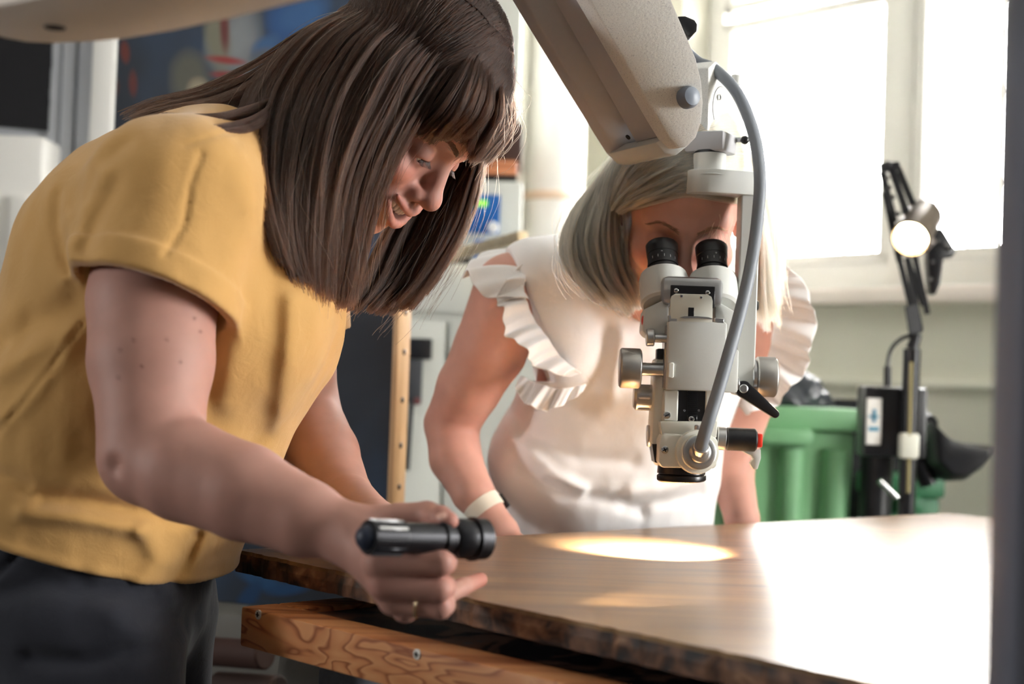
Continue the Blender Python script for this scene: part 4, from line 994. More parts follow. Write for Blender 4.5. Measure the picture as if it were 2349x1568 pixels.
# ------------------------------------------------------------------ head
class Head:
    def __init__(s, c, fwd, up, scale=1.0, smile=True, look=0.0):
        s.c = V3(c); f = Vector(fwd).normalized(); x = f.cross(Vector(up)).normalized(); u = x.cross(f)
        s.R = np.array((x, f, u)).T; s.k = scale; s.smile = smile      # columns: right, forward, up
        s.lips_u, s.lips_l = [], []
        for i in range(9):
            x_ = -.030 + .060 * i / 8; e = 1 - (x_ / .030) ** 2
            if smile:
                s.lips_u.append(((x_, .1015 - 11 * x_ * x_, -.0885 + 8.5 * x_ * x_ - (.0012 if abs(x_) < .002 else 0)), .0022 + .0022 * e))
                s.lips_l.append(((x_, .0985 - 10 * x_ * x_, -.1100 + 20 * x_ * x_ + 0 * e), .0022 + .0028 * e))
            else:
                s.lips_u.append(((x_ * .8, .1015 - 9 * x_ * x_, -.0915 + 2 * x_ * x_), .002 + .0026 * e))
                s.lips_l.append(((x_ * .8, .1000 - 9 * x_ * x_, -.0985 + 6 * x_ * x_), .002 + .0035 * e))
    def w(s, p): return Vector(tuple(s.c + s.R @ (np.array(p, float) * s.k)))
    def loc(s, P_): return (P_ - s.c) @ s.R / s.k
    def sdf(s, P_):
        out = np.full(len(P_), 1.0); n0 = nrm(P_ - s.c); m = n0 < .24 * s.k
        out = n0 - .14 * s.k
        if not m.any(): return out
        out[m] = s._sdf(s.loc(P_[m])) * s.k; return out
    def _sdf(s, q):
        a = q.copy(); a[:, 0] = np.abs(a[:, 0])       # the face is symmetric
        d = ell(q, (0, -.012, .026), (.071, .090, .084))
        d = smin(d, ell(q, (0, .030, .012), (.062, .060, .062)), .03)
        d = smin(d, ell(q, (0, .030, -.045), (.058, .058, .070)), .03)
        d = smin(d, ell(q, (0, .028, -.090), (.051, .052, .042)), .025)
        d = smin(d, ell(a, (.044, .012, -.080), (.012, .026, .026)), .03)
        d = smin(d, ell(q, (0, .075, -.128), (.019, .017, .015)), .022)
        d = smin(d, rc(a, (.008, .0885, -.0115), (.043, .071, -.009), .0085, .008), .014)
        d = smax(d, -ell(a, (.031, .101, -.0315), (.017, .016, .0125)), .012)
        if s.smile: d = smin(d, ell(a, (.0385, .0700, -.0590), (.021, .0195, .0170)), .012)
        else: d = smin(d, ell(a, (.040, .066, -.055), (.022, .019, .020)), .02)
        d = smin(d, ell(q, (0, .0795, -.093), (.031, .0215, .024)), .02)
        n = rc(q, (0, .0845, -.020), (0, .1050, -.060), .0076, .0090)
        n = smin(n, ell(q, (0, .1075, -.0660), (.0112, .0112, .0098)), .010)
        n = smin(n, ell(a, (.0122, .0955, -.0695), (.0078, .0095, .0078)), .006)
        d = smin(d, n, .009)
        d = smax(d, -ell(a, (.0068, .0985, -.0775), (.0038, .0065, .0032)), .003)
        # nasolabial fold
        if s.smile: d = d + .0022 * np.exp(-(rc(a, (.017, .0945, -.068), (.0355, .0820, -.0900), 0, 0) / .0045) ** 2)
        # lids around the eyeball and the slit between them
        d = smin(d, ell(a, (.031, .0760, -.0335), (.0145, .0132, .0130)), .005)
        sl = a.copy(); sl[:, 2] += .10 * (a[:, 0] - .031) - 10 * (a[:, 0] - .031) ** 2
        d = smax(d, -ell(sl, (.031, .0880, -.0388), (.0132, .0090, .0033)), .0012)
        # mouth
        if s.smile:
            mo = q.copy(); mo[:, 2] -= 8.5 * q[:, 0] ** 2
            d = smax(d, -ell(mo, (0, .0960, -.0975), (.0275, .0220, .0098)), .003)
        d = smin(d, smin(chain(q, s.lips_u, .002), chain(q, s.lips_l, .002), .0012), .0045)
        # ears
        e = ell(a, (.0745, -.012, -.030), (.0070, .0180, .0300)); e = smax(e, -ell(a, (.0825, -.010, -.026), (.0050, .0100, .0180)), .003)
        d = smin(d, e, .006)
        return d
    def color(s, P_, base):
        q = s.loc(P_); a = q.copy(); a[:, 0] = np.abs(a[:, 0]); c = np.repeat(np.array(base)[None], len(q), 0)
        near = np.linalg.norm(q, axis=1) < .2
        def mix(w, col): 
            w = (np.clip(w, 0, 1) * near)[:, None]; return c * (1 - w) + np.array(col)[None] * w
        c = mix(.55 * np.exp(-(np.linalg.norm((a - (.040, .080, -.060)) / (.022, .03, .02), axis=1)) ** 2), (base[0] * 1.0, base[1] * .62, base[2] * .58))
        c = mix(.5 * np.exp(-(np.linalg.norm((q - (0, .109, -.066)) / .014, axis=1)) ** 2), (base[0], base[1] * .66, base[2] * .62))
        lp_ = np.minimum(chain(q, s.lips_u), chain(q, s.lips_l)); c = mix(np.clip(1 - lp_ / .0016, 0, 1) * .6, (base[0] * .86, base[1] * .55, base[2] * .55))
        lid = np.abs(ell(a, (.031, .0760, -.0335), (.0150, .0136, .0134))); c = mix(.30 * np.exp(-(lid / .003) ** 2) * (q[:, 1] > .07), (base[0] * .6, base[1] * .45, base[2] * .42))
        return c
def skin_mat(name, sss=.12, rough=.56):
    m, nt, b = new_mat(name); at = N(nt, 'ShaderNodeAttribute', attribute_name='Col')
    tc = N(nt, 'ShaderNodeTexCoord'); n1 = N(nt, 'ShaderNodeTexNoise', Scale=38.0, Detail=5.0); nt.links.new(tc.outputs['Object'], n1.inputs['Vector'])
    mr = N(nt, 'ShaderNodeMapRange'); mr.inputs['To Min'].default_value = .86; mr.inputs['To Max'].default_value = 1.12; nt.links.new(n1.outputs['Fac'], mr.inputs['Value'])
    mx = N(nt, 'ShaderNodeMix', data_type='RGBA', blend_type='MULTIPLY'); mx.inputs[0].default_value = 1; nt.links.new(at.outputs['Color'], mx.inputs[6]); nt.links.new(mr.outputs[0], mx.inputs[7])
    nt.links.new(mx.outputs[2], b.inputs['Base Color']); b.inputs['Roughness'].default_value = rough; b.inputs['Specular IOR Level'].default_value = .35
    b.inputs['Subsurface Weight'].default_value = sss; b.inputs['Subsurface Radius'].default_value = (1.0, .35, .2); b.inputs['Subsurface Scale'].default_value = .006
    n2 = N(nt, 'ShaderNodeTexNoise', Scale=520.0, Detail=3.0); nt.links.new(tc.outputs['Object'], n2.inputs['Vector'])
    bp = N(nt, 'ShaderNodeBump', Strength=.12, Distance=.0006); nt.links.new(n2.outputs['Fac'], bp.inputs['Height']); nt.links.new(bp.outputs['Normal'], b.inputs['Normal'])
    return m
def cloth_mat(name, col, weave=900.0, rough=.85, sheen=.25, trans=0.0, var=.10):
    m, nt, b = new_mat(name); tc = N(nt, 'ShaderNodeTexCoord')
    n1 = N(nt, 'ShaderNodeTexNoise', Scale=16.0, Detail=5.0); nt.links.new(tc.outputs['Object'], n1.inputs['Vector'])
    mx = N(nt, 'ShaderNodeMix', data_type='RGBA'); mx.inputs[6].default_value = tuple(x * (1 - var) for x in col[:3]) + (1,); mx.inputs[7].default_value = tuple(min(1, x * (1 + var)) for x in col[:3]) + (1,)
    nt.links.new(n1.outputs['Fac'], mx.inputs[0]); nt.links.new(mx.outputs[2], b.inputs['Base Color'])
    b.inputs['Roughness'].default_value = rough; b.inputs['Specular IOR Level'].default_value = .2; b.inputs['Sheen Weight'].default_value = sheen
    n2 = N(nt, 'ShaderNodeTexNoise', Scale=weave, Detail=2.0); nt.links.new(tc.outputs['Object'], n2.inputs['Vector'])
    n3 = N(nt, 'ShaderNodeTexNoise', Scale=55.0, Detail=4.0, Distortion=.8); nt.links.new(tc.outputs['Object'], n3.inputs['Vector'])
    ad = N(nt, 'ShaderNodeMath', operation='MULTIPLY_ADD'); ad.inputs[1].default_value = .25; nt.links.new(n2.outputs['Fac'], ad.inputs[0]); nt.links.new(n3.outputs['Fac'], ad.inputs[2])
    bp = N(nt, 'ShaderNodeBump', Strength=.35, Distance=.0022); nt.links.new(ad.outputs[0], bp.inputs['Height']); nt.links.new(bp.outputs['Normal'], b.inputs['Normal'])
    if trans:
        tl = N(nt, 'ShaderNodeBsdfTranslucent', Color=col); ms = N(nt, 'ShaderNodeMixShader', Fac=trans); nt.links.new(b.outputs[0], ms.inputs[1]); nt.links.new(tl.outputs[0], ms.inputs[2]); nt.links.new(ms.outputs[0], nt.nodes['Material Output'].inputs['Surface'])
    return m
def hair_mat(name, col, rough=.32, rand=.35, ior=1.55):
    m = bpy.data.materials.new(name); m.use_nodes = True; nt = m.node_tree; nt.nodes.remove(nt.nodes['Principled BSDF'])
    h = nt.nodes.new('ShaderNodeBsdfHairPrincipled'); h.parametrization = 'COLOR'; hi = nt.nodes.new('ShaderNodeHairInfo')
    mx = N(nt, 'ShaderNodeMix', data_type='RGBA'); mx.inputs[6].default_value = tuple(x * (1 - rand) for x in col[:3]) + (1,); mx.inputs[7].default_value = tuple(min(1, x * (1 + rand)) for x in col[:3]) + (1,)
    nt.links.new(hi.outputs['Random'], mx.inputs[0]); nt.links.new(mx.outputs[2], h.inputs['Color'])
    h.inputs['Roughness'].default_value = rough; h.inputs['Radial Roughness'].default_value = rough + .1; h.inputs['Coat'].default_value = .0; h.inputs['IOR'].default_value = ior
    nt.links.new(h.outputs[0], nt.nodes['Material Output'].inputs['Surface']); return m
def hair_curves(name, strands, r_root, r_tip, material, parent):
    """strands: (n, k, 3) array or list of such arrays"""
    if not isinstance(strands, list): strands = [strands]
    sizes = np.concatenate([np.full(len(s), s.shape[1]) for s in strands]).astype(np.int32)
    pts = np.concatenate([s.reshape(-1, 3) for s in strands]).astype(np.float32)
    rad = np.concatenate([np.tile(np.linspace(r_root, r_tip, s.shape[1]), len(s)) for s in strands]).astype(np.float32)
    hc = bpy.data.hair_curves.new(name); hc.add_curves(sizes.tolist())
    hc.attributes['position'].data.foreach_set('vector', pts.ravel())
    ra = hc.attributes.get('radius') or hc.attributes.new('radius', 'FLOAT', 'POINT'); ra.data.foreach_set('value', rad)
    hc.materials.append(material); o = bpy.data.objects.new(name, hc); COL.objects.link(o)
    if parent is not None: o.parent = parent
    return o
def cm_np(G, ts):
    """catmull-rom along axis 0 of G at parameters ts in 0..1"""
    n = len(G) - 1; x = np.clip(ts, 0, 1) * n; i = np.minimum(x.astype(int), n - 1); t = (x - i)
    p0 = G[np.maximum(i - 1, 0)]; p1 = G[i]; p2 = G[i + 1]; p3 = G[np.minimum(i + 2, n)]
    t = t.reshape(t.shape + (1,) * (G.ndim - 1))
    return .5 * (2 * p1 + (p2 - p0) * t + (2 * p0 - 5 * p1 + 4 * p2 - p3) * t * t + (3 * p1 - p0 - 3 * p2 + p3) * t ** 3)
def sheet(guides, n, thick, seed, K=16, clump=40, cl_amp=.006, jit=.0012, end_var=.10, layer=(0, 1, 0), u_pow=1.0, t0=0.0, wave=.002, H=None, lift=.003):
    """n strands between guide lines (each a list of (px, py, depth)); layers pushed along `layer` into the head"""
    rs = np.random.RandomState(seed)
    G = np.array([[tuple(P(*q)) if len(q) == 3 else tuple(q[0]) for q in g] for g in guides])      # guides, ctrl, 3
    u = rs.rand(n) ** u_pow
    A = cm_np(G, u)                                     # n, ctrl, 3
    tend = 1 - end_var * rs.rand(n) ** 2
    ts = t0 + (1 - t0) * np.linspace(0, 1, K)[None] * tend[:, None]
    nc = A.shape[1] - 1; x = np.clip(ts, 0, 1) * nc; i = np.minimum(x.astype(int), nc - 1); t = (x - i)[..., None]; ar = np.arange(n)[:, None]
    p0 = A[ar, np.maximum(i - 1, 0)]; p1 = A[ar, i]; p2 = A[ar, i + 1]; p3 = A[ar, np.minimum(i + 2, nc)]
    S = .5 * (2 * p1 + (p2 - p0) * t + (2 * p0 - 5 * p1 + 4 * p2 - p3) * t * t + (3 * p1 - p0 - 3 * p2 + p3) * t ** 3)
    v = rs.rand(n); S = S + (np.array(layer)[None] * (v * thick)[:, None])[:, None, :]
    cid = np.minimum((u * clump + rs.normal(size=n) * .25).astype(int), clump - 1) % clump + clump * (v * 2).astype(int)
    co = rs.normal(size=(clump * 2 + 2, 3)) * cl_amp; ph = rs.rand(clump * 2 + 2) * 6.28; fr = 3 + 4 * rs.rand(clump * 2 + 2)
    tt = np.linspace(0, 1, K)[None, :, None]; g_ = np.minimum(1, tt * 2.2)
    S = S + co[cid][:, None, :] * g_
    S = S + (np.sin(tt[..., 0] * fr[cid][:, None] + ph[cid][:, None]) * wave)[..., None] * np.array((1, .4, .5)) * g_
    # pull towards the clump's own line a little, then single-hair jitter
    S = S + rs.normal(size=(n, 1, 3)) * jit * (.3 + tt) + np.cumsum(rs.normal(size=(n, K, 3)) * jit * .25, axis=1)
    if H is not None:       # keep every hair outside the skull
        q = H.loc(S.reshape(-1, 3)); c = np.array((0, -.012, .026)); r = np.array((.071, .090, .084)) + lift
        k0 = np.linalg.norm((q - c) / r, axis=1); lay = np.repeat(rs.rand(n) * .004, K)
        ins = k0 < 1 + .02; q[ins] = c + (q[ins] - c) / k0[ins][:, None] * (1.0 + lay[ins][:, None] / .09)
        cand = np.where((k0 < 1.7) & (q[:, 2] > -.15))[0]; dc = H._sdf(q[cand]); ins = cand[dc < .0022]; d = np.zeros(len(q)); d[cand] = dc
        if len(ins):
            qi = q[ins]; e = .002; gr = np.stack([H._sdf(qi + np.eye(3)[a_] * e) - H._sdf(qi - np.eye(3)[a_] * e) for a_ in range(3)], 1); gr /= np.maximum(nrm(gr), 1e-6)[:, None]
            q[ins] = qi + gr * (.0022 - d[ins] + lay[ins])[:, None]
        S = (H.c + (q * H.k) @ H.R.T).reshape(n, K, 3)
    return S

# ------------------------------------------------------------------ woman in the yellow blouse
pa = thing('person', 'smiling woman in a mustard yellow blouse leaning over the panel with a flashlight', 'person')
psi = math.radians(21.5); g_ = Vector((math.cos(psi), -math.sin(psi), 0)); cp, sp = math.cos(math.radians(48)), math.sin(math.radians(48))
HA = Head(P(949, 184, 1.62), g_ * cp - Vector((0, 0, sp)), g_ * sp + Vector((0, 0, cp)), 1.07, True)
LAT = Vector((.32, .947, 0)).normalized()
AX = {k: P(*v) for k, v in dict(h0=(150, 1330, 1.57), c1=(312, 917, 1.57), c2=(432, 640, 1.575), c3=(500, 455, 1.60)).items()}
def ap(a, b): return V3((b - a).normalized().cross(LAT).normalized())
def torso_a(p):
    d = econe(p, AX['h0'], AX['c1'], LAT, ap(AX['h0'], AX['c1']), (.192, .158), (.185, .152))
    d = smin(d, econe(p, AX['c1'], AX['c2'], LAT, ap(AX['c1'], AX['c2']), (.185, .152), (.180, .152)), .03)
    d = smin(d, econe(p, AX['c2'], AX['c3'], LAT, ap(AX['c2'], AX['c3']), (.170, .140), (.130, .085)), .06)
    d = smin(d, ell(p, P(340, 610, 1.56), (.112, .15, .112)), .06)
    d = smin(d, ell(p, P(565, 750, 1.50), (.075, .08, .08)), .06)
    d = smin(d, ell(p, P(615, 765, 1.66), (.070, .08, .08)), .06)
    return d
RS, LS = P(402, 468, 1.43), P(640, 520, 1.77)
def shoulders_a(p):
    return smin(rc(p, P(505, 425, 1.53), RS, .072, .080), rc(p, P(560, 420, 1.67), LS, .07, .075), .05)
ELB = P(342, 1042, 1.335)
arm_r = [(RS, .070), (P(350, 690, 1.395), .0600), (P(347, 830, 1.37), .0572), (P(347, 970, 1.345), .0475), (ELB, .0440)]
fore_r = [(ELB, .0440), (P(425, 1078, 1.315), .0450), (P(560, 1128, 1.29), .0415), (P(700, 1188, 1.268), .0325), (P(795, 1222, 1.256), .0245), (P(822, 1232, 1.25), .0235)]
LELB = P(688, 935, 1.78)
arm_l = [(LS, .068), (P(665, 730, 1.79), .055), (LELB, .045)]
fore_l = [(LELB, .045), (P(738, 1045, 1.72), .0435), (P(790, 1140, 1.64), .031), (PP(862, 1208, .045), .024)]
# right hand: fist under the flashlight, thumb on top
FL0, FL1 = P(852, 1232, 1.166), P(1108, 1236, 1.236)          # flashlight axis, tail to head
palm_r = [((822, 1232, 1.250), (868, 1290, 1.205), .0200, .0125), ((824, 1240, 1.250), (880, 1338, 1.208), .0200, .0125), ((826, 1246, 1.252), (902, 1376, 1.220), .0190, .0118), ((830, 1250, 1.256), (930, 1398, 1.240), .0180, .0105),
          ((824, 1226, 1.252), (880, 1206, 1.250), .0210, .0170)]
fing_r = [[((866, 1290, 1.200), .0112), ((1012, 1291, 1.196), .0102), ((1020, 1288, 1.214), .0098), ((985, 1284, 1.236), .0090), ((940, 1288, 1.238), .0082)],
          [((878, 1338, 1.203), .0112), ((1008, 1350, 1.200), .0102), ((1018, 1346, 1.218), .0098), ((985, 1340, 1.238), .0090), ((940, 1338, 1.240), .0082)],
          [((900, 1378, 1.215), .0105), ((1010, 1392, 1.210), .0096), ((1018, 1386, 1.228), .0092), ((985, 1380, 1.246), .0085), ((945, 1378, 1.248), .0078)],
          [((928, 1394, 1.240), .0098), ((1002, 1376, 1.275), .0088), ((1060, 1346, 1.315), .0080), ((1102, 1329, 1.345), .0066)],
          [((852, 1208, 1.250), .0150), ((915, 1186, 1.246), .0118), ((980, 1179, 1.240), .0108), ((1010, 1186, 1.222), .0096), ((1030, 1195, 1.212), .0080)]]
# left hand: flat on the panel, one finger showing past the fist
palm_l = [(PP(862, 1208, .045), PP(940, 1262, .020), .022, .013), (PP(868, 1204, .045), PP(952, 1252, .020), .022, .013), (PP(872, 1200, .042), PP(960, 1242, .018), .021, .012), (PP(858, 1212, .045), PP(925, 1272, .018), .020, .012)]
fing_l = [[(PP(940, 1262, .020), .0108), (PP(985, 1280, .018), .0094), (PP(1008, 1290, .008), .0076)], [(PP(952, 1252, .020), .0105), (PP(990, 1266, .018), .0092), (PP(1012, 1275, .008), .0076)],
          [(PP(960, 1242, .018), .0100), (PP(992, 1254, .016), .0088), (PP(1010, 1262, .008), .0074)], [(PP(925, 1272, .018), .0105), (PP(960, 1296, .016), .0090), (PP(978, 1306, .008), .0076)], [(PP(880, 1222, .030), .0130), (PP(915, 1290, .016), .0100), (PP(930, 1310, .010), .0085)]]
def toP(q): return P(*q) if isinstance(q, tuple) else q
def hand(p, palm, fing):
    m = None
    for a, b, ra, rb in palm:
        e = rc(p, toP(a), toP(b), ra, rb); m = e if m is None else smin(m, e, .012)
    f_ = None
    for fg in fing:
        e = chain(p, [(toP(a), r) for a, r in fg], .003); f_ = e if f_ is None else np.minimum(f_, e)
    return smin(m, f_, .006)
def bounded(p, c, r, fn):
    d0 = nrm(p - V3(c)); out = d0 - r + .05; m = d0 < r
    if m.any(): out[m] = np.minimum(out[m] + 1e3, fn(p[m]))
    return out
NECK = [(HA.w((0, -.030, -.055)), .052), (HA.w((0, -.055, -.120)), .050), (P(560, 400, 1.60), .062)]
def body_a(p):
    d = torso_a(p) + .024
    d = smin(d, shoulders_a(p) + .012, .04)
    d = smin(d, chain(p, NECK, .01), .04)
    d = smin(d, smin(chain(p, arm_r, .006), chain(p, fore_r, .006), .010), .02)
    d = smin(d, smin(chain(p, arm_l, .006), chain(p, fore_l, .006), .012), .02)
    d = smin(d, bounded(p, P(930, 1290, 1.225), .16, lambda q: hand(q, palm_r, fing_r)), .010)
    d = smin(d, bounded(p, P(950, 1275, 1.5), .24, lambda q: hand(q, palm_l, fing_l)), .010)
    # elbow dimple
    d = d + .006 * np.exp(-(np.linalg.norm(p - V3(P(272, 1066, 1.300)), axis=1) / .010) ** 2)
    d = smin(d, HA.sdf(p), .02)
    return np.maximum(d, V3((0, 0, 1)) @ (V3(AX['h0']) - p).T)
SKIN_A = (lin(174), lin(130), lin(117))
vb, fb = sdf_mesh(body_a, (-.75, 1.10, .72), (.12, 1.98, 1.66), .0024, 4, 1.3)
cl = HA.color(vb, SKIN_A)
# redder knuckles and finger tips, moles on the upper arm
for q, r_, w_ in (((1030, 1195, 1.212), .014, .5), ((1018, 1288, 1.20), .014, .35), ((1018, 1350, 1.205), .014, .35), ((875, 1340, 1.2), .012, .3)):
    w = w_ * np.exp(-(np.linalg.norm(vb - V3(P(*q)), axis=1) / r_) ** 2)[:, None]; cl = cl * (1 - w) + np.array((SKIN_A[0] * .95, SKIN_A[1] * .58, SKIN_A[2] * .55)) * w
w = .6 * np.exp(-(np.linalg.norm(vb - V3(P(1095, 1331, 1.34)), axis=1) / .02) ** 2)[:, None]; cl = cl * (1 - w) + np.array((SKIN_A[0] * .9, SKIN_A[1] * .5, SKIN_A[2] * .45)) * w  # little finger reddened in its colour, as if lit from behind
for (mx_, my_) in ((446, 730), (460, 760), (382, 778), (307, 780), (325, 840), (272, 866), (276, 803), (414, 830)):
    dv = V3(P(mx_, my_, 1) - CAM); dv /= np.linalg.norm(dv); rel = vb - V3(CAM); t_ = rel @ dv; dd = np.linalg.norm(rel - t_[:, None] * dv, axis=1)
    w = (np.exp(-(dd / .0016) ** 2) * (t_ < 1.42) * (t_ > 1.2))[:, None] * .7; cl = cl * (1 - w) + np.array((lin(96), lin(52), lin(44))) * w
M['skin'] = skin_mat('skin_fair')
np_mesh('body', vb, fb, M['skin'], pa, cl)
# eyes, teeth
M['eye_white'] = mat('eye_white', C(226, 218, 212), .15); M['iris'] = mat('iris_dark', C(44, 30, 22), .1)
for sx in (-1, 1):
    c_ = HA.w((sx * .031, .0752, -.0340)); mb = MB(); mb.ellipsoid(c_, .0121, .0121, .0121, None, 24, 16); eo = mb.build('eye', M['eye_white'], pa)
    ld = (HA.w((sx * .031 , .0752 + .0121, -.0340 - .0060)) - c_).normalized(); mb = MB(); mb.lathe(c_ + ld * .0098, ld, [(0, .0066), (.0018, .0055), (.0027, .0022), (.0028, .0005)], 24); mb.build('iris', M['iris'], eo)
M['teeth'] = mat('tooth_enamel', C(234, 226, 210), .2, spec=.6)
mb = MB()
for i in range(-4, 5):
    x_ = i * .0064 * (1 - .012 * abs(i)); w_ = (.0062, .0058, .0060, .0052, .0050, .0048)[abs(i)]
    y_ = .0935 - 10.5 * x_ * x_; z_ = -.0955 + 8.0 * x_ * x_; th = math.atan2(-21 * x_, 1)
    ctr = HA.w((x_, y_, z_)); Rm = Matrix(tuple(tuple(r_) for r_ in HA.R)) @ Matrix.Rotation(th, 3, 'Z')
    mb.ellipsoid(ctr, w_ * .53 , .0030, .0060 - .0004 * abs(i), Rm, 12, 10)
mb.build('teeth', M['teeth'], pa)
mb = MB(); mb.ellipsoid(HA.w((0, .070, -.0955)), .022, .016, .012, Matrix(tuple(tuple(r_) for r_ in HA.R)), 16, 10); mb.build('mouth_inside', mat('mouth_red', C(74, 26, 26), .5), pa)
# ring on the ring finger
a_, b_ = P(953, 1384, 1.2125), P(966, 1386, 1.212); d_ = (P(1010, 1392, 1.210) - P(900, 1378, 1.215)).normalized(); c_ = P(958, 1385.5, 1.2125)
mb = MB(); ring_pts = []; u_ = d_.cross(Vector((0, 0, 1))).normalized(); w_ = d_.cross(u_)
ring_pts = [c_ + (u_ * math.cos(t) + w_ * math.sin(t)) * .0110 for t in np.linspace(0, 2 * math.pi, 41)]
mb.tube(ring_pts, .0013, 10, False); mb.build('finger_ring', mat('gold', C(214, 190, 150), .22, metal=1.0), pa)
# thumb nail
nc = P(1014, 1183, 1.208); mb = MB(); nd = (P(1030, 1195, 1.212) - P(1005, 1184, 1.224)).normalized(); mb.ellipsoid(nc + Vector((0, .002, 0)), .0062, .0050, .0022, axes(nd, Vector((.0, -.75, .65))), 16, 8); mb.build('thumb_nail', mat('nail', C(214, 168, 152), .25), pa)

# ------------------------------------------------------------------ clothes
hemn = (P(440, 1352, 1.47) - P(0, 1232, 1.42)).cross(P(535, 1250, 1.70) - P(0, 1232, 1.42)).normalized()
if hemn.z > 0: hemn = -hemn
HEM = P(440, 1354, 1.47); HN = V3(hemn)
CUFC = V3(P(340, 692, 1.39)); CUFN = V3(Vector((-.24, -.36, -.97)).normalized())
def polyd(p, pts, d):
    """distance in the x-z plane to a line drawn on the near side of the cloth"""
    q = p[:, (0, 2)]; best = np.full(len(p), 9.0)
    W_ = [P(x, y, d) for x, y in pts]
    for a, b in zip(W_[:-1], W_[1:]):
        a2 = np.array((a.x, a.z)); b2 = np.array((b.x, b.z)); ba = b2 - a2; pa_ = q - a2; t = np.clip(pa_ @ ba / (ba @ ba), 0, 1)
        best = np.minimum(best, nrm(pa_ - t[:, None] * ba))
    return best
FOLDS = [  # (points, amplitude: + groove / - ridge, width, depth of that cloth)
    (((0, 1085), (50, 1098), (80, 1112)), .0055, .010, 1.42), (((125, 1138), (190, 1143), (290, 1165), (400, 1195)), .0075, .010, 1.42), (((90, 1165), (200, 1180), (320, 1215)), -.005, .009, 1.42),
    (((205, 745), (140, 840), (70, 930), (0, 1000)), .0022, .0032, 1.41), (((30, 960), (100, 900), (170, 800)), -.003, .010, 1.41),
    (((115, 440), (125, 520), (150, 590), (180, 640)), .0035, .007, 1.40), (((150, 500), (165, 560), (200, 610)), -.003, .009, 1.38), (((230, 400), (190, 470), (170, 560)), -.003, .012, 1.36), (((270, 420), (230, 500), (205, 570)), .0028, .010, 1.36),
    (((300, 330), (240, 380), (210, 450)), .003, .010, 1.38), (((460, 350), (440, 430), (430, 520), (400, 590)), .0018, .0026, 1.36), (((445, 350), (500, 320), (520, 300)), .0018, .0026, 1.40),
    (((540, 420), (560, 520), (530, 640), (500, 760), (480, 900)), .003, .012, 1.44), (((585, 560), (580, 680), (560, 800), (530, 920)), -.003, .012, 1.46), (((640, 640), (640, 780), (600, 920), (560, 1020)), .003, .012, 1.46),
    (((690, 700), (680, 840), (650, 960), (600, 1060)), -.0035, .010, 1.50), (((450, 1230), (420, 1290), (400, 1330)), .004, .006, 1.47), (((360, 1210), (380, 1280), (350, 1320)), -.004, .010, 1.47), (((500, 1180), (470, 1260), (455, 1320)), -.004, .008, 1.50),
    (((0, 860), (60, 830), (130, 790), (190, 760)), -.004, .012, 1.41), (((0, 790), (80, 740), (180, 700)), .004, .014, 1.41)]
def sleeve_a(p): return rc(p, RS, P(340, 735, 1.388), .084, .080)
def sleeve_l(p): return rc(p, LS, P(668, 760, 1.79), .080, .072)
def folds(p, d, lst, side):
    """add grooves and ridges of the cloth near its surface"""
    m = np.abs(d) < .035
    if not m.any(): return d
    q = p[m]; a = np.zeros(len(q))
    for pts, amp, wd, dp in lst:
        a += 1.35 * amp * np.exp(-(polyd(q, pts, dp) / wd) ** 2) / (1 + np.exp((q[:, 1] - dp - .09) / .012))
    a += .0030 * vnoise(q * np.array((1, .6, .6)) + .02 * vnoise(q, 9, 8)[:, None], 19, 3) + .0013 * vnoise(q * np.array((1.4, .7, .7)), 46, 5)
    d = d.copy(); d[m] += a; return d
def blouse_a(p):
    t = folds(p, smin(torso_a(p), shoulders_a(p) - .006, .03), FOLDS, 0)
    hd = (p - V3(HEM)) @ HN
    t = t - .0022 * np.exp(-((hd + .004) / .006) ** 2)
    t = np.where(hd > -.05, np.maximum(t, -np.maximum(t + .0095, -hd - .025)), t)
    t = smax(t, hd, .003)
    cd = (p - CUFC) @ CUFN
    s0 = folds(p, sleeve_a(p), FOLDS[5:11], 0)
    s_ = s0 - .0034 * (1 / (1 + np.exp(-(cd + .028) / .0012)))
    s_ = np.maximum(s_, -np.maximum(s0 + .0085, -cd - .030))
    s_ = smax(s_, cd, .002)
    s2 = sleeve_l(p); c2 = (p - V3(P(668, 762, 1.79))) @ V3(Vector((.1, .1, -1)).normalized()); s2 = smax(np.maximum(s2, -np.maximum(s2 + .005, -c2 - .04)), c2, .002)
    d = smin(t, s_, .012); d = smin(d, s2, .02)
    d = smax(d, -(chain(p, [(P(575, 330, 1.60), .058), (P(700, 250, 1.6), .10)])), .004)      # neck opening
    return d
vb, fb = sdf_mesh(blouse_a, (-.78, 1.25, .74), (-.08, 1.95, 1.44), .0032, 4, 2.1)
M['mustard'] = cloth_mat('mustard_cotton', C(196, 153, 92), trans=.06)
bl_o = np_mesh('blouse', vb, fb, M['mustard'], pa)
# breast pocket with a gaping mouth
pk = []; nu, nv = 16, 18
for j in range(nv):
    for i in range(nu):
        u = i / (nu - 1); v = j / (nv - 1)
        x_ = 704 + 56 * u - 105 * v + 8 * math.sin(u * 3.1) * (1 - v); y_ = 790 + 190 * v - 12 * u * (1 - v) * 2 + 6 * math.sin(u * 9)
        dpt = 1.585 + .055 * u - .012 * math.sin(math.pi * u) * (1.6 - v)
        pk.append(P(x_ + (10 if v < .06 else 0), y_, dpt))
mb = MB(); mb.add(pk, [(j * nu + i, j * nu + i + 1, (j + 1) * nu + i + 1, (j + 1) * nu + i) for j in range(nv - 1) for i in range(nu - 1)])
po = mb.build('pocket', M['mustard'], pa); md = po.modifiers.new('thickness', 'SOLIDIFY'); md.thickness = .002
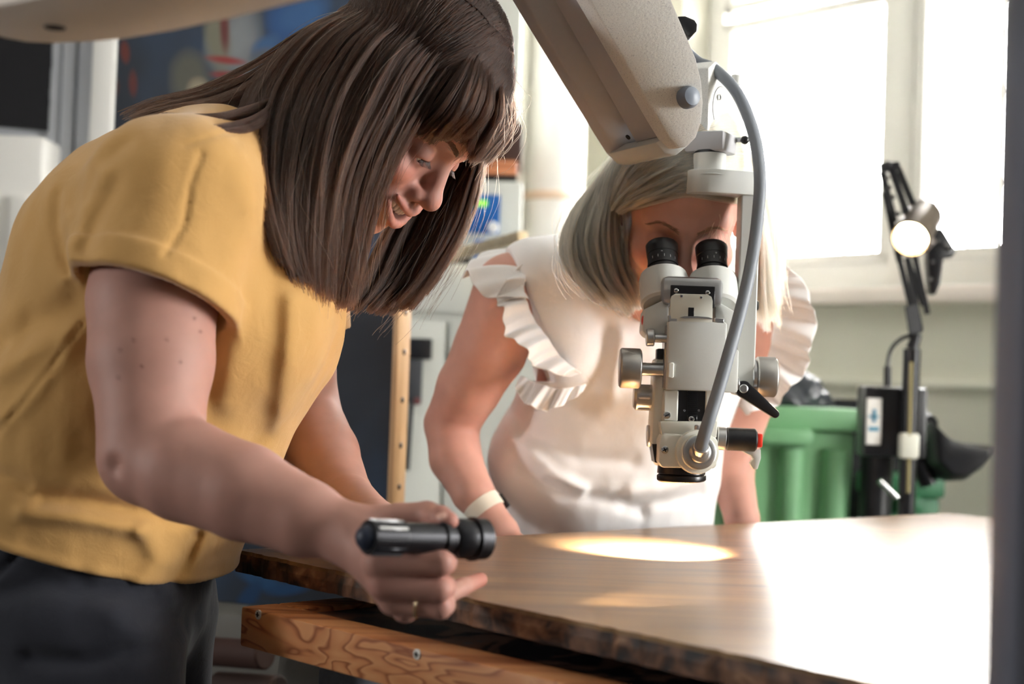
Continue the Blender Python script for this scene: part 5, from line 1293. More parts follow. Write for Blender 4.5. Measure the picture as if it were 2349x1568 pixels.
# jeans down to the floor
HIP = P(165, 1330, 1.57)
kn_r = P(235, 1800, 1.44); kn_l = P(322, 1800, 1.66)
legs_r = [(P(185, 1440, 1.48), .098), (kn_r, .082), (Vector((kn_r.x - .02, kn_r.y + .03, .10)), .060)]
legs_l = [(P(335, 1405, 1.66), .076), (kn_l, .075), (Vector((kn_l.x - .02, kn_l.y + .03, .10)), .060)]
JF = [(((0, 1360), (120, 1330), (230, 1345), (330, 1370)), .006, .010, 1.42), (((335, 1400), (372, 1425), (376, 1470)), .003, .010, 1.44), (((80, 1500), (200, 1512), (320, 1490)), .005, .009, 1.40), (((270, 1400), (320, 1450), (345, 1500)), -.003, .012, 1.42), (((430, 1350), (445, 1400), (425, 1440)), .003, .010, 1.58), (((0, 1325), (60, 1260), (80, 1240)), .003, .004, 1.42)]
def jeans_a(p):
    d = econe(p, HIP, P(205, 1215, 1.57), LAT, ap(HIP, P(205, 1215, 1.57)), (.176, .142), (.165, .130))
    d = smin(d, chain(p, legs_r, .02), .05); d = smin(d, chain(p, legs_l, .02), .03)
    d = folds(p, d, JF, 0)
    return d
vb, fb = sdf_mesh(jeans_a, (-.75, 1.20, .03), (-.10, 1.95, 1.02), .0045, 4, 2.4)
np_mesh('jeans', vb, fb, cloth_mat('black_denim', C(44, 46, 54), weave=700, sheen=.15, var=.3), pa)
for k_ in (kn_r, kn_l):
    def shoe(p, k_=k_): return np.maximum(smin(ell(p, (k_.x + .05, k_.y - .02, .045), (.13, .048, .045)), ell(p, (k_.x - .02, k_.y + .02, .08), (.055, .048, .07)), .03), .003 - p[:, 2])
    vb, fb = sdf_mesh(shoe, (k_.x - .12, k_.y - .12, -.02), (k_.x + .22, k_.y + .12, .18), .007, 2); np_mesh('shoe', vb, fb, M['black'], pa)

# ------------------------------------------------------------------ dark brown hair
def cap_sdf(H, grow, cutz, cuty):
    def f(p):
        q = H.loc(p); d = ell(q, (0, -.012, .026), (.073 + grow, .094 + grow, .088 + grow)); d = smin(d, ell(q, (0, -.02, -.04), (.066 + grow, .066 + grow, .07)), .03)
        cut = (q[:, 1] - cuty) * .75 - (q[:, 2] - cutz) * .66
        return smax(d, cut, .01) * H.k
    return f
M['hair_cap'] = mat('hair_base_brown', C(34, 24, 20), .6)
vb, fb = sdf_mesh(cap_sdf(HA, .0012, .02, .045), tuple(HA.c - .17), tuple(HA.c + .17), .004, 3)
np_mesh('hair_base', vb, fb, M['hair_cap'], pa)
S = []
# near curtain, from the parting over the ear and straight down
near = [
    [(1108, 92, 1.600), (1035, 165, 1.535), (962, 262, 1.520), (884, 400, 1.520), (838, 530, 1.530), (806, 690, 1.545)],
    [(1090, 72, 1.600), (1003, 150, 1.530), (922, 270, 1.510), (855, 410, 1.505), (820, 550, 1.515), (796, 694, 1.530)],
    [(1060, 45, 1.600), (960, 120, 1.520), (880, 260, 1.498), (815, 410, 1.487), (785, 560, 1.495), (763, 690, 1.510)],
    [(1020, 12, 1.600), (900, 95, 1.520), (812, 240, 1.495), (758, 400, 1.466), (742, 560, 1.470), (736, 688, 1.485)],
    [(978, -8, 1.600), (840, 75, 1.530), (750, 215, 1.502), (705, 380, 1.459), (695, 550, 1.450), (708, 668, 1.465)],
    [(930, -8, 1.595), (780, 65, 1.545), (685, 200, 1.520), (645, 350, 1.463), (650, 510, 1.435), (682, 640, 1.445)],
    [(880, -2, 1.605), (730, 68, 1.560), (635, 185, 1.540), (595, 320, 1.482), (605, 460, 1.435), (650, 600, 1.440)],
    [(830, 8, 1.615), (690, 85, 1.580), (600, 190, 1.560), (560, 300, 1.511), (575, 410, 1.459), (618, 520, 1.440)]]
S.append(sheet(near, 18000, .045, 1, 18, 150, .0040, .0014, .15, wave=.003, H=HA, layer=(-.4, 1, 0)))
S.append(sheet([[(x - 4, y, d + .02) for x, y, d in g] for g in near[:5]], 2500, .02, 12, 18, 26, .004, .0010, .05, wave=.004, H=HA))
# back hair over the shoulder
back = [
    [(860, -4, 1.60), (720, 62, 1.585), (600, 150, 1.59), (480, 210, 1.58), (370, 240, 1.565), (292, 272, 1.55)],
    [(840, 10, 1.60), (700, 90, 1.575), (590, 180, 1.575), (490, 228, 1.56), (400, 250, 1.545), (320, 276, 1.53)],
    [(820, 30, 1.60), (690, 115, 1.57), (590, 210, 1.56), (520, 245, 1.54), (430, 262, 1.53), (350, 285, 1.515)]]
S.append(sheet(back, 2600, .05, 2, 16, 22, .004, .0014, .25, wave=.002, H=HA))
for (y0, d0, x1, y1, sd) in ((262, 1.445, 362, 268, 3), (288, 1.405, 380, 293, 4)):
    S.append(sheet([[(760, 120, 1.57), (660, 205, 1.55), (590, y0 - 25, d0 + .05), (510, y0 - 2, d0), (440, y0 + (3 if sd == 3 else 6), d0 - .01), (x1, y1 - 6, d0 - .015)], [(760, 150, 1.57), (660, 230, 1.55), (590, y0 + 5, d0 + .05), (510, y0 + 14, d0), (440, y0 + 16, d0 - .01), (x1 + 10, y1 + 8, d0 - .015)]], 420, .012, sd, 14, 3, .0015, .0006, .10, wave=.001))
# fringe
fr_ = [
    [(1095, 88, 1.56), (1055, 165, 1.525), (1010, 235, 1.515), (970, 275, 1.525), (940, 302, 1.53)],
    [(1105, 95, 1.56), (1078, 175, 1.520), (1042, 245, 1.510), (1005, 285, 1.520), (980, 312, 1.528)],
    [(1112, 105, 1.57), (1100, 185, 1.525), (1072, 255, 1.515), (1040, 290, 1.523), (1020, 312, 1.530)],
    [(1120, 115, 1.58), (1118, 190, 1.54), (1100, 258, 1.530), (1072, 295, 1.535), (1055, 312, 1.54)],
    [(1128, 125, 1.60), (1138, 195, 1.565), (1128, 265, 1.555), (1102, 308, 1.555), (1086, 340, 1.56)],
    [(1132, 130, 1.63), (1156, 200, 1.60), (1152, 270, 1.585), (1124, 320, 1.580), (1092, 362, 1.58)],
    [(1135, 132, 1.66), (1164, 205, 1.64), (1162, 275, 1.63), (1138, 320, 1.625), (1104, 356, 1.62)],
    [(1125, 125, 1.70), (1158, 210, 1.69), (1152, 275, 1.68), (1128, 325, 1.67), (1098, 352, 1.66)]]
S.append(sheet(fr_, 5200, .016, 5, 14, 30, .0035, .0009, .10, wave=.0015, H=HA))
# far curtain seen past the face
far_ = [
    [(1140, 250, 1.70), (1110, 340, 1.715), (1085, 420, 1.72), (1055, 520, 1.725), (1005, 610, 1.72), (962, 668, 1.71)],
    [(1120, 260, 1.72), (1092, 360, 1.725), (1065, 440, 1.73), (1030, 530, 1.73), (982, 620, 1.72), (936, 690, 1.71)],
    [(1100, 270, 1.73), (1070, 370, 1.735), (1035, 460, 1.735), (1000, 550, 1.73), (950, 640, 1.72), (902, 702, 1.71)],
    [(1080, 280, 1.735), (1040, 380, 1.74), (1000, 480, 1.735), (955, 570, 1.73), (910, 650, 1.715), (868, 704, 1.70)],
    [(1060, 290, 1.735), (1000, 400, 1.735), (950, 500, 1.73), (905, 590, 1.72), (868, 660, 1.70), (835, 700, 1.69)],
    [(1040, 300, 1.73), (960, 420, 1.73), (900, 520, 1.72), (860, 600, 1.70), (830, 660, 1.68), (800, 696, 1.67)]]
S.append(sheet(far_, 6200, .03, 6, 16, 44, .005, .0010, .12, wave=.002, H=HA))
# crown, both sides of the parting, and the back of the head
crown = [
    [(1130, 110, 1.59), (1160, 160, 1.66), (1160, 240, 1.70), (1120, 300, 1.72)],
    [(1100, 74, 1.57), (1125, 95, 1.66), (1120, 200, 1.73), (1080, 300, 1.74)],
    [(1060, 50, 1.57), (1060, 30, 1.66), (1030, 160, 1.74), (990, 320, 1.74)],
    [(1000, 20, 1.57), (970, -10, 1.66), (920, 130, 1.74), (900, 320, 1.73)],
    [(930, 10, 1.58), (870, -5, 1.67), (800, 140, 1.73), (790, 330, 1.72)],
    [(880, 20, 1.58), (780, 20, 1.66), (730, 160, 1.70), (720, 330, 1.69)]]
S.append(sheet(crown, 4200, .012, 7, 12, 30, .0035, .0010, .05, layer=(0, 0, 0), H=HA))
fly = sheet(near, 90, .05, 8, 18, 400, .018, .0040, .3, wave=.010)
fly2 = sheet(far_, 120, .03, 9, 16, 300, .014, .0035, .0, wave=.008)
fly3 = sheet(fr_[4:], 70, .02, 10, 14, 200, .010, .0035, .0, wave=.008)
M['hair_brown'] = hair_mat('brown_hair', C(42, 26, 18), .40, .55, 1.36)
hair_curves('hair', S, .00032, .00020, M['hair_brown'], pa)
hair_curves('stray_hair', [fly, fly2, fly3], .00016, .00012, hair_mat('brown_hair_stray', C(96, 70, 52), .3), pa)
# eyebrows and lashes
def face_y(H, x, z):
    """forward coordinate of the face surface at (x, z)"""
    lo, hi = np.full(len(x), .03), np.full(len(x), .14)
    for _ in range(22):
        m = (lo + hi) / 2; ins = H._sdf(np.stack((x, m, z), 1)) < 0; lo = np.where(ins, m, lo); hi = np.where(ins, hi, m)
    return lo
def brow(H, n, seed, lo=.010, hi=.046, z0=-.0125):
    rs = np.random.RandomState(seed); sx = np.repeat((-1., 1.), n); t = rs.rand(2 * n); out = []
    x0 = sx * (lo + (hi - lo) * t); z_ = z0 + .0075 * np.sin(np.minimum(1, t * 1.25) * math.pi / 1.6) - .006 * np.maximum(0, t - .7) / .3 + rs.normal(size=2 * n) * .0015 * (1 - .6 * t)
    for s_ in (0, .33, .66, 1):
        xs = x0 + sx * .0062 * s_; zs = z_ + (.0030 - .0062 * t) * s_; ys = face_y(H, xs, zs) + .0004 + .0006 * s_
        out.append(H.c + (np.stack((xs, ys, zs), 1) * H.k) @ H.R.T)
    return np.stack(out, 1)
def lashes(H, seed, n=60):
    rs = np.random.RandomState(seed); out = []
    for sx in (-1, 1):
        for _ in range(n):
            t = rs.rand() * 2 - 1; x_ = .031 + .0125 * t; z_ = -.0370 + .0022 * (1 - t * t) - .1 * .0125 * t; y_ = .0760 + math.sqrt(max(1e-6, .0140 ** 2 - (.0135 * t * .95) ** 2)) * .97
            L_ = .0065 + .002 * rs.rand(); out.append([tuple(H.w((sx * (x_ + .25 * t * L_ * s_), y_ + L_ * s_ * .75, z_ - L_ * s_ * (.75 - .3 * s_)))) for s_ in (0, .35, .7, 1)])
    return np.array(out)
hair_curves('eyebrow', brow(HA, 340, 21), .00030, .00010, hair_mat('brow_brown', C(58, 40, 32), .4), pa)
hair_curves('eyelash', lashes(HA, 22), .00028, .00008, hair_mat('lash_black', C(20, 14, 12), .4), pa)

# ------------------------------------------------------------------ flashlight in her hand
fl = thing('flashlight', 'black metal flashlight held in the right hand of the woman in yellow', 'flashlight')
fd = (FL1 - FL0).normalized(); FLN = (FL1 - FL0).length
def flat(name, h0, h1, r, m, n=40, ch=.0006): 
    mb = MB(); mb.cyl(FL0 + fd * h0, FL0 + fd * h1, r, n=n, ch=ch); return mb.build(name, M[m] if isinstance(m, str) else m, fl)
M['anod'] = mat('black_anodised', C(34, 34, 38), .32, metal=.55)
flat('tail_cap', -.004, .028, .0138, 'anod')
mb = MB(); mb.ellipsoid(FL0 - fd * .003, .0105, .0105, .0105); mb.build('tail_button', mat('blue_black_rubber', C(26, 36, 56), .5), fl)
ux = fd.cross(Vector((0, 0, 1))).normalized(); uz = ux.cross(fd)
for k_ in range(10):
    t = 2 * math.pi * k_ / 10; o = (ux * math.cos(t) + uz * math.sin(t)) * .0142
    mb = MB(); mb.box(FL0 + fd * .013 + o, (.028, .0028, .0014), axes(fd, o), .0005); mb.build('grip_rib', M['alu'] if o.normalized().dot(Vector((0, -.5, .86))) > .45 else M['anod'], fl)  # ribs facing up get bright metal, a sheen put in by material
flat('barrel', .028, .066, .0126, 'anod'); flat('neck_ring', .066, .072, .0146, 'anod'); flat('neck', .072, .078, .0130, 'anod')
mb = MB(); mb.lathe(FL0 + fd * .078, fd, [(0, .0140), (.003, .0165), (.016, .0168), (.0165, .0158), (.020, .0158), (.0205, .0182), (.024, .0182), (.0245, .0172), (FLN - .078, .0172), (FLN - .0785, .0150), (FLN - .082, .0140)], 48); mb.build('head', M['anod'], fl)
mb = MB(); mb.lathe(FL0 + fd * (FLN - .0035), fd, [(0, .0149), (.002, .0149)], 40); mb.build('lens', emis('torch_lens', (1, .9, .75, 1), 3.0), fl)
fls = bpy.data.lights.new('torch_beam', 'SPOT'); fls.energy = 5; fls.color = (1, .82, .55); fls.spot_size = math.radians(34); fls.spot_blend = .7; fls.shadow_soft_size = .008
flo = bpy.data.objects.new('torch_beam', fls); COL.objects.link(flo); flo.location = FL1 + fd * .004; flo.rotation_euler = (fd + Vector((0, 0, -.16))).to_track_quat('-Z', 'Y').to_euler()

# ------------------------------------------------------------------ woman in the white blouse at the eyepieces
pb = thing('person', 'blonde woman in a white ruffled blouse bent over the eyepieces', 'person')
ME = (EYES[0] + EYES[1]) / 2 + Vector((0, .012, .004))
thb = math.radians(30); fwB = Vector((-.02, -math.cos(thb), -math.sin(thb))); upB = Vector((.05, -math.sin(thb), math.cos(thb)))
_h = Head((0, 0, 0), fwB, upB, .98, False)
HBc = ME - _h.w((0, .086, -.033))
HBd = Head(HBc, fwB, upB, .98, False)
LATB = Vector((.955, .295, 0)).normalized()
BX = {k: P(*v) for k, v in dict(n=(1500, 600, 2.09), s=(1478, 690, 2.11), c=(1462, 830, 2.14), w=(1392, 1060, 2.20), h=(1372, 1320, 2.26)).items()}
def apb(a, b): return V3((b - a).normalized().cross(LATB).normalized())
RSB, LSB = P(1175, 668, 2.05), P(1772, 700, 2.20)
def torso_b(p):
    d = econe(p, BX['h'], BX['w'], LATB, apb(BX['h'], BX['w']), (.180, .125), (.172, .115))
    d = smin(d, econe(p, BX['w'], BX['c'], LATB, apb(BX['w'], BX['c']), (.172, .115), (.156, .118)), .03)
    d = smin(d, econe(p, BX['c'], BX['s'], LATB, apb(BX['c'], BX['s']), (.150, .105), (.135, .070)), .05)
    d = smin(d, rc(p, P(1300, 640, 2.08), P(1640, 660, 2.16), .062, .062), .05)
    return d
LBELB = P(1700, 965, 2.26)
armr_b = [(RSB, .054), (P(1125, 800, 2.07), .0510), (P(1075, 890, 2.09), .0450), (P(1036, 972, 2.11), .0385), (P(1045, 1050, 2.09), .0365), (P(1085, 1130, 2.06), .0290), (P(1113, 1168, 2.05), .0245), (P(1150, 1222, 2.03), .0240), (P(1180, 1275, 2.03), .018)]
arml_b = [(LSB, .052), (P(1745, 840, 2.24), .046), (LBELB, .037), (P(1676, 1080, 2.26), .0345), (P(1702, 1190, 2.27), .026), (P(1712, 1250, 2.27), .024), (P(1720, 1300, 2.27), .016)]
handr_b = [[(P(1168, 1250, 2.03), .012), (P(1215, 1290, 2.01), .009), (P(1240, 1320, 2.02), .0075)], [(P(1175, 1262, 2.03), .012), (P(1200, 1310, 2.03), .009), (P(1215, 1345, 2.04), .0075)], [(P(1160, 1265, 2.035), .012), (P(1180, 1315, 2.045), .009), (P(1190, 1350, 2.05), .0075)], [(P(1150, 1262, 2.05), .011), (P(1158, 1310, 2.06), .008), (P(1165, 1340, 2.07), .007)], [(P(1165, 1225, 2.02), .012), (P(1205, 1250, 2.0), .0095), (P(1225, 1275, 2.0), .008)]]
NECKB = [(HBd.w((0, -.028, -.060)), .050), (HBd.w((0, -.050, -.115)), .048), (BX['s'], .060)]
def body_b(p):
    d = torso_b(p) + .024
    d = smin(d, chain(p, NECKB, .01), .035)
    d = smin(d, chain(p, armr_b, .006), .02); d = smin(d, chain(p, arml_b, .006), .02)
    f_ = None
    for fg in handr_b:
        e = chain(p, fg, .002); f_ = e if f_ is None else np.minimum(f_, e)
    d = smin(d, f_, .008)
    d = smin(d, HBd.sdf(p), .02)
    return np.maximum(d, V3((0, 0, 1)) @ (V3(BX['h']) - p).T)
SKIN_B = (lin(206), lin(156), lin(140))
vb, fb = sdf_mesh(body_b, (-.20, 1.60, .72), (.50, 2.46, 1.60), .0028, 4, 1.35)
cl = HBd.color(vb, SKIN_B)
for q_, r_, w_ in (((1010, 960, 2.08), .06, .25), ((1150, 760, 2.05), .08, .12)):
    w = w_ * np.exp(-(np.linalg.norm(vb - V3(P(*q_)), axis=1) / r_) ** 2)[:, None]; cl = cl * (1 - w) + np.array((SKIN_B[0], SKIN_B[1] * .66, SKIN_B[2] * .6)) * w
np_mesh('body', vb, fb, M['skin'], pb, cl)
for sx in (-1, 1):
    c_ = HBd.w((sx * .031, .0752, -.0340)); mb = MB(); mb.ellipsoid(c_, .0121, .0121, .0121); mb.build('eye', M['eye_white'], pb)
# blouse
FOLDB = [(((1160, 930), (1230, 1000), (1330, 1050), (1450, 1060)), .006, .012, 2.06), (((1180, 1010), (1260, 1080), (1330, 1130)), -.006, .010, 2.06), (((1200, 1080), (1290, 1130), (1400, 1150), (1480, 1180)), .006, .010, 2.06), (((1250, 1090), (1300, 1100), (1340, 1120)), -.005, .008, 2.06),
         (((1380, 760), (1360, 860), (1330, 940)), .004, .014, 2.05), (((1420, 780), (1400, 900)), -.004, .012, 2.05), (((1300, 620), (1330, 700), (1330, 790)), -.004, .010, 2.03), (((1240, 900), (1200, 960), (1180, 1040)), .005, .012, 2.04), (((1450, 1130), (1540, 1120), (1620, 1100)), -.006, .012, 2.08), (((1440, 1160), (1540, 1155), (1620, 1140)), .006, .010, 2.08)]
def blouse_b(p):
    d = folds(p, torso_b(p), FOLDB, 0)
    # arm holes, neck hole
    d = smin(d, rc(p, P(1232, 655, 2.055), P(1290, 800, 2.06), .068, .062), .02)
    sub = np.maximum((p - V3(P(1202, 650, 2.0))) @ V3(Vector((.92, .12, .36)).normalized()), P(1200, 872, 2.0).z - p[:, 2])
    d = smax(d, -sub, .004)
    d = smax(d, -rc(p, P(1815, 720, 2.2), P(1760, 860, 2.24), .046, .046), .006)
    d = smax(d, -chain(p, [(P(1512, 640, 2.03), .060), (P(1530, 520, 1.97), .10)]), .006)
    return np.maximum(d, V3((0, 0, 1)) @ (V3(P(1380, 1300, 2.2)) - p).T)
vb, fb = sdf_mesh(blouse_b, (-.15, 1.9, .74), (.46, 2.46, 1.34), .0032, 4)
M['white_cotton'] = cloth_mat('white_cotton', C(246, 244, 243), trans=.06, var=.02)
np_mesh('blouse', vb, fb, M['white_cotton'], pb)
# ruffles: gathered strips along the arm holes
def ruffle(path, outw, flare, n_w, amp, seed, wid, droop=.0):
    rs = np.random.RandomState(seed); pts = catmull([P(*q) for q in path], 26); n = len(pts); vs = []; nv = 9
    L_ = np.concatenate([[0], np.cumsum([(pts[i + 1] - pts[i]).length for i in range(n - 1)])]); ph = rs.rand() * 6
    for i, p in enumerate(pts):
        t = L_[i] / L_[-1]; o = Vector(outw[0]).lerp(Vector(outw[1]), t).normalized(); tn = (pts[min(i + 1, n - 1)] - pts[max(i - 1, 0)]).normalized(); nr = tn.cross(o).normalized()
        env = max(.25, math.sin(math.pi * min(1, max(0, t * .94 + .03))) ** .6)
        s_ = math.sin(2 * math.pi * n_w * t + ph + 1.3 * math.sin(5 * t)) + .4 * math.sin(2 * math.pi * n_w * 2.3 * t + 1)
        for j in range(nv):
            v = j / (nv - 1); e_ = v * wid * env
            vs.append(p + o * e_ + nr * (s_ * amp * (.35 + .65 * v) * (1 if v > 0 else .5)) + tn * (.25 * amp * v * math.cos(2 * math.pi * n_w * t + ph)) + Vector((0, 0, -droop * v * v * env)) + nr * flare * v)
    mb = MB(); mb.add(vs, [(i * nv + j, i * nv + j + 1, (i + 1) * nv + j + 1, (i + 1) * nv + j) for i in range(n - 1) for j in range(nv - 1)])
    o_ = mb.build('ruffle', M['white_cotton'], pb, angle=180); md = o_.modifiers.new('thickness', 'SOLIDIFY'); md.thickness = .0014; md2 = o_.modifiers.new('smooth', 'SUBSURF'); md2.levels = md2.render_levels = 1
    return o_
ruffle([(1225, 600, 2.02), (1205, 640, 1.985), (1212, 700, 1.962), (1250, 765, 1.962), (1295, 825, 1.975), (1335, 856, 1.995)], ((-.70, -.55, .10), (-.70, -.65, -.30)), .004, 5, .008, 3, .046, .01)
ruffle([(1212, 690, 1.965), (1196, 645, 1.98), (1200, 606, 2.03), (1222, 584, 2.09), (1250, 576, 2.14)], ((-.95, -.30, .05), (-.95, .10, .12)), .0, 3, .009, 5, .085, .022)
ruffle([(1345, 880, 2.01), (1290, 890, 1.995), (1235, 880, 2.005), (1195, 860, 2.03)], ((-.35, -.25, -.85), (-.55, -.2, -.8)), .0, 4, .007, 4, .036, .0)
ruffle([(1650, 590, 2.14), (1720, 610, 2.13), (1765, 660, 2.12), (1775, 740, 2.125), (1755, 830, 2.14), (1715, 900, 2.15), (1690, 930, 2.16)], ((.80, -.2, .45), (.55, -.4, -.6)), .0, 6, .012, 6, .060, .01)
ruffle([(1740, 625, 2.16), (1765, 650, 2.22), (1775, 720, 2.26), (1765, 800, 2.28)], ((.9, .2, .3), (.9, .3, -.2)), .0, 4, .011, 7, .058, .006)
# shoulder yoke piece
mb = MB(); yk = []
for i in range(9):
    for j in range(7):
        u, v = i / 8, j / 6; yk.append(P(1318 - 120 * u + 22 * v, 528 + 66 * u + 62 * v - 10 * math.sin(v * 3.1), 2.09 - .05 * v - .02 * u))
mb.add(yk, [(i * 7 + j, i * 7 + j + 1, (i + 1) * 7 + j + 1, (i + 1) * 7 + j) for i in range(8) for j in range(6)])
o_ = mb.build('shoulder_yoke', M['white_cotton'], pb, angle=180); o_.modifiers.new('thickness', 'SOLIDIFY').thickness = .0018
# dark trousers to the floor, shoes
kx, ky = BX['h'].x, BX['h'].y
legs = [[(Vector((kx - .085, ky - .02, BX['h'].z - .06)), .095), (Vector((kx - .09, ky + .06, .50)), .07), (Vector((kx - .09, ky + .10, .10)), .05)], [(Vector((kx + .085, ky + .03, BX['h'].z - .06)), .095), (Vector((kx + .09, ky + .11, .50)), .07), (Vector((kx + .09, ky + .15, .10)), .05)]]
def trous_b(p):
    d = econe(p, BX['h'], P(1380, 1225, 2.235), LATB, apb(BX['h'], P(1380, 1225, 2.235)), (.168, .118), (.160, .112))
    return np.minimum(smin(smin(d, chain(p, legs[0], .02), .04), chain(p, legs[1], .02), .03), 9)
vb, fb = sdf_mesh(trous_b, (-.2, 1.95, .03), (.46, 2.62, 1.0), .008, 3); np_mesh('trousers', vb, fb, cloth_mat('navy_cloth', C(28, 32, 44)), pb)
for l_ in legs:
    e_ = l_[2][0]
    def shoe(p, e_=e_): return np.maximum(smin(ell(p, (e_.x, e_.y - .07, .04), (.045, .12, .04)), ell(p, (e_.x, e_.y, .07), (.045, .05, .06)), .03), .003 - p[:, 2])
    vb, fb = sdf_mesh(shoe, (e_.x - .1, e_.y - .24, -.02), (e_.x + .1, e_.y + .1, .16), .007, 2); np_mesh('shoe', vb, fb, M['black'], pb)
# watch strap and bracelet
wd_ = (P(1113, 1168, 2.05) - P(1085, 1130, 2.06)).normalized(); wc = P(1112, 1166, 2.05); u_ = wd_.cross(Vector((0, 1, 0))).normalized(); v_ = wd_.cross(u_)
mb = MB(); vs = []; nn = 48
for i in range(nn):
    t = 2 * math.pi * i / nn
    for (h_, r_) in ((-.010, .0262), (-.010, .0278), (.010, .0272), (.010, .0256)): vs.append(wc + wd_ * h_ + (u_ * math.cos(t) + v_ * math.sin(t)) * r_)
mb.add(vs, [(i * 4 + j, i * 4 + (j + 1) % 4, ((i + 1) % nn) * 4 + (j + 1) % 4, ((i + 1) % nn) * 4 + j) for i in range(nn) for j in range(4)])
ws = mb.build('watch_strap', mat('white_strap', C(236, 226, 208), .5), pb)
bq = wc + (P(1158, 1150, 2.05) - P(1113, 1168, 2.05)).normalized() * .0272
mb = MB(); mb.box(bq, (.022, .006, .010), axes(wd_), .001); mb.build('buckle', M['black_metal'], ws)
mb = MB(); mb.tube([wc - wd_ * .016 + (u_ * math.cos(t) + v_ * math.sin(t)) * .0272 for t in np.linspace(0, 2 * math.pi, 41)], .0006, 6, False); mb.build('bracelet', mat('gold_chain', C(208, 164, 92), .25, metal=1.0), pb)

# ------------------------------------------------------------------ blonde hair
vb, fb = sdf_mesh(cap_sdf(HBd, .0012, .070, .06), tuple(HBd.c - .17), tuple(HBd.c + .17), .005, 3); np_mesh('hair_base', vb, fb, mat('hair_base_blonde', C(120, 98, 76), .6), pb)
S = []
def sheetB(g, *aa, **kk): return sheet([[(x, y, d - .062) for x, y, d in l] for l in g], *aa, **kk)
sweep = [
    [(1690, 448, 1.93), (1640, 448, 1.865), (1580, 452, 1.835), (1515, 472, 1.835), (1462, 486, 1.855), (1428, 492, 1.90)],
    [(1695, 430, 1.93), (1640, 425, 1.86), (1575, 430, 1.830), (1505, 455, 1.832), (1452, 478, 1.855), (1424, 492, 1.90)],
    [(1695, 405, 1.93), (1635, 395, 1.86), (1570, 402, 1.830), (1500, 432, 1.835), (1445, 468, 1.86), (1420, 492, 1.90)],
    [(1690, 375, 1.94), (1630, 362, 1.865), (1565, 372, 1.840), (1490, 408, 1.845), (1438, 455, 1.87), (1417, 490, 1.91)],
    [(1680, 345, 1.95), (1620, 330, 1.88), (1550, 340, 1.855), (1475, 385, 1.860), (1430, 440, 1.88), (1413, 488, 1.915)],
    [(1660, 310, 1.97), (1600, 296, 1.90), (1530, 310, 1.880), (1460, 362, 1.880), (1422, 428, 1.90), (1408, 486, 1.92)]]
S.append(sheetB([[(x, y - 14, d - .026) for x, y, d in l] for l in sweep], 6500, .012, 31, 14, 34, .0030, .0007, .06, wave=.0012, H=HBd, lift=.005))
curt = [
    [(1500, 290, 1.92), (1432, 360, 1.90), (1418, 450, 1.90), (1420, 540, 1.90), (1436, 620, 1.90), (1462, 700, 1.90)],
    [(1490, 290, 1.93), (1424, 365, 1.905), (1402, 455, 1.90), (1396, 550, 1.89), (1412, 635, 1.89), (1450, 706, 1.89)],
    [(1480, 295, 1.94), (1414, 370, 1.915), (1380, 460, 1.905), (1366, 550, 1.89), (1385, 640, 1.88), (1428, 700, 1.88)],
    [(1470, 300, 1.96), (1404, 375, 1.935), (1358, 465, 1.92), (1336, 545, 1.90), (1352, 625, 1.885), (1398, 686, 1.88)],
    [(1460, 305, 1.99), (1396, 385, 1.965), (1338, 470, 1.945), (1312, 540, 1.92), (1322, 605, 1.90), (1362, 660, 1.885)],
    [(1452, 310, 2.02), (1388, 395, 2.0), (1322, 475, 1.98), (1298, 538, 1.95), (1304, 590, 1.92), (1334, 632, 1.90)]]
S.append(sheetB(curt, 8000, .03, 32, 16, 40, .0045, .0009, .10, wave=.002, H=HBd, lift=.004))
inn_ = [[(1500, 300, 1.97), (1445, 370, 1.96), (1432, 455, 1.955), (1430, 545, 1.95), (1440, 625, 1.945), (1462, 700, 1.94)], [(1510, 300, 1.98), (1465, 370, 1.975), (1456, 455, 1.97), (1456, 545, 1.965), (1462, 625, 1.96), (1476, 700, 1.95)]]
S.append(sheetB(inn_, 1500, .03, 38, 14, 10, .003, .001, .1))
rght = [
    [(1660, 300, 1.93), (1700, 350, 1.92), (1722, 430, 1.915), (1735, 540, 1.92), (1742, 640, 1.93), (1755, 740, 1.94)],
    [(1660, 290, 1.95), (1708, 350, 1.94), (1735, 430, 1.94), (1752, 540, 1.945), (1765, 640, 1.95), (1778, 720, 1.96)],
    [(1650, 280, 1.98), (1712, 350, 1.98), (1745, 440, 1.985), (1765, 540, 1.99), (1772, 620, 1.99), (1770, 700, 1.99)]]
S.append(sheetB(rght, 3000, .03, 33, 16, 24, .006, .0013, .25, wave=.003, H=HBd, lift=.004))
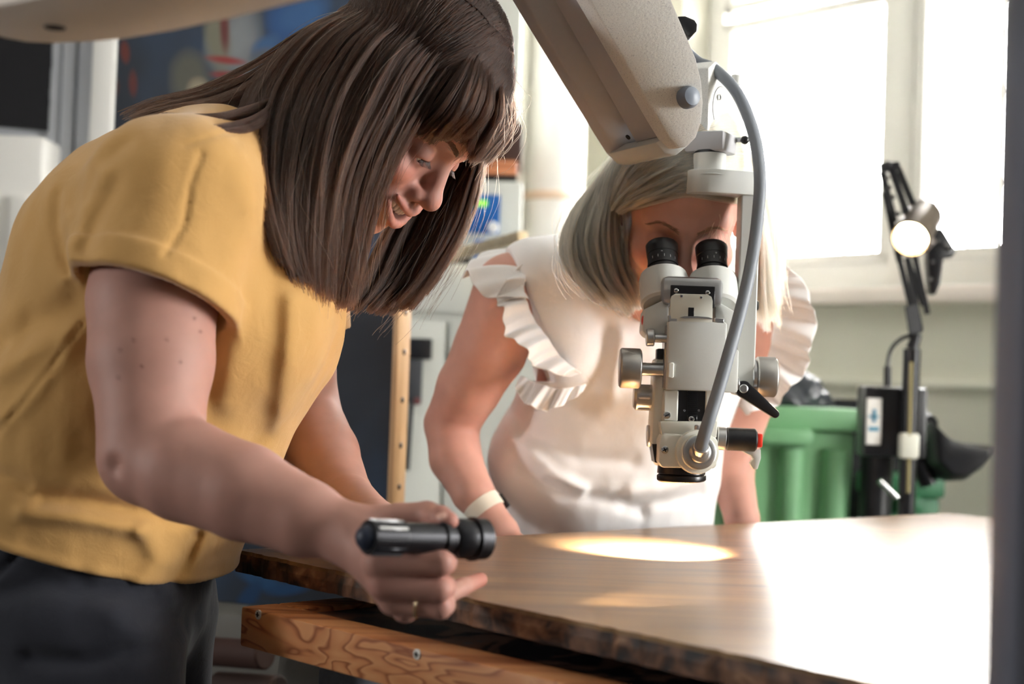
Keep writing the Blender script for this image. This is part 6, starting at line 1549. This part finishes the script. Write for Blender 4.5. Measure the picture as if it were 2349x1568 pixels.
top_ = [[(1690, 360, 1.94), (1680, 330, 1.96), (1640, 290, 2.02), (1600, 300, 2.06)], [(1600, 290, 1.90), (1590, 260, 1.94), (1560, 250, 2.0), (1540, 280, 2.05)], [(1500, 290, 1.91), (1480, 270, 1.95), (1460, 290, 2.0), (1450, 340, 2.05)], [(1440, 350, 1.93), (1420, 360, 1.97), (1410, 400, 2.02), (1410, 470, 2.05)]]
S.append(sheetB(top_, 2500, .012, 34, 10, 24, .003, .0008, .05, H=HBd, lift=.005))
wisp = [sheetB([[(1690, 440, 1.87), (1672, 480, 1.845), (1680, 540, 1.84), (1698, 600, 1.86)], [(1650, 450, 1.85), (1640, 480, 1.835), (1615, 520, 1.825), (1590, 545, 1.83)]], 46, .006, 35, 12, 40, .006, .0010, .3, wave=.004),
        sheetB(rght + curt, 160, .03, 36, 16, 200, .010, .0026, .1, wave=.006)]
hair_curves('hair', S, .00032, .00020, hair_mat('blonde_hair', C(216, 188, 150), .32, .2), pb)
hair_curves('stray_hair', wisp, .00018, .00012, hair_mat('blonde_hair_stray', C(220, 200, 168), .32), pb)
hair_curves('eyebrow', brow(HBd, 170, 41, z0=-.014), .00020, .00010, hair_mat('brow_blonde', C(110, 84, 64), .4), pb)

# ------------------------------------------------------------------ put every thing's empty at its base
bpy.context.view_layer.update()
for e in [o for o in bpy.data.objects if o.type == 'EMPTY' and o.parent is None]:
    lo = Vector((1e9,) * 3); hi = Vector((-1e9,) * 3)
    def walk(o):
        for ch in o.children:
            yield ch
            yield from walk(ch)
    for ch in walk(e):
        if ch.type in ('MESH', 'CURVES'):
            if ch.type == 'CURVES':
                continue
            n_ = len(ch.data.vertices)
            if n_ == 0: continue
            a_ = np.empty(n_ * 3, np.float32); ch.data.vertices.foreach_get('co', a_); a_ = a_.reshape(-1, 3)
            for k in range(3): lo[k] = min(lo[k], a_[:, k].min()); hi[k] = max(hi[k], a_[:, k].max())
    e.location = Vector(((lo.x + hi.x) / 2, (lo.y + hi.y) / 2, lo.z))
    for ch in e.children: ch.location = -e.location
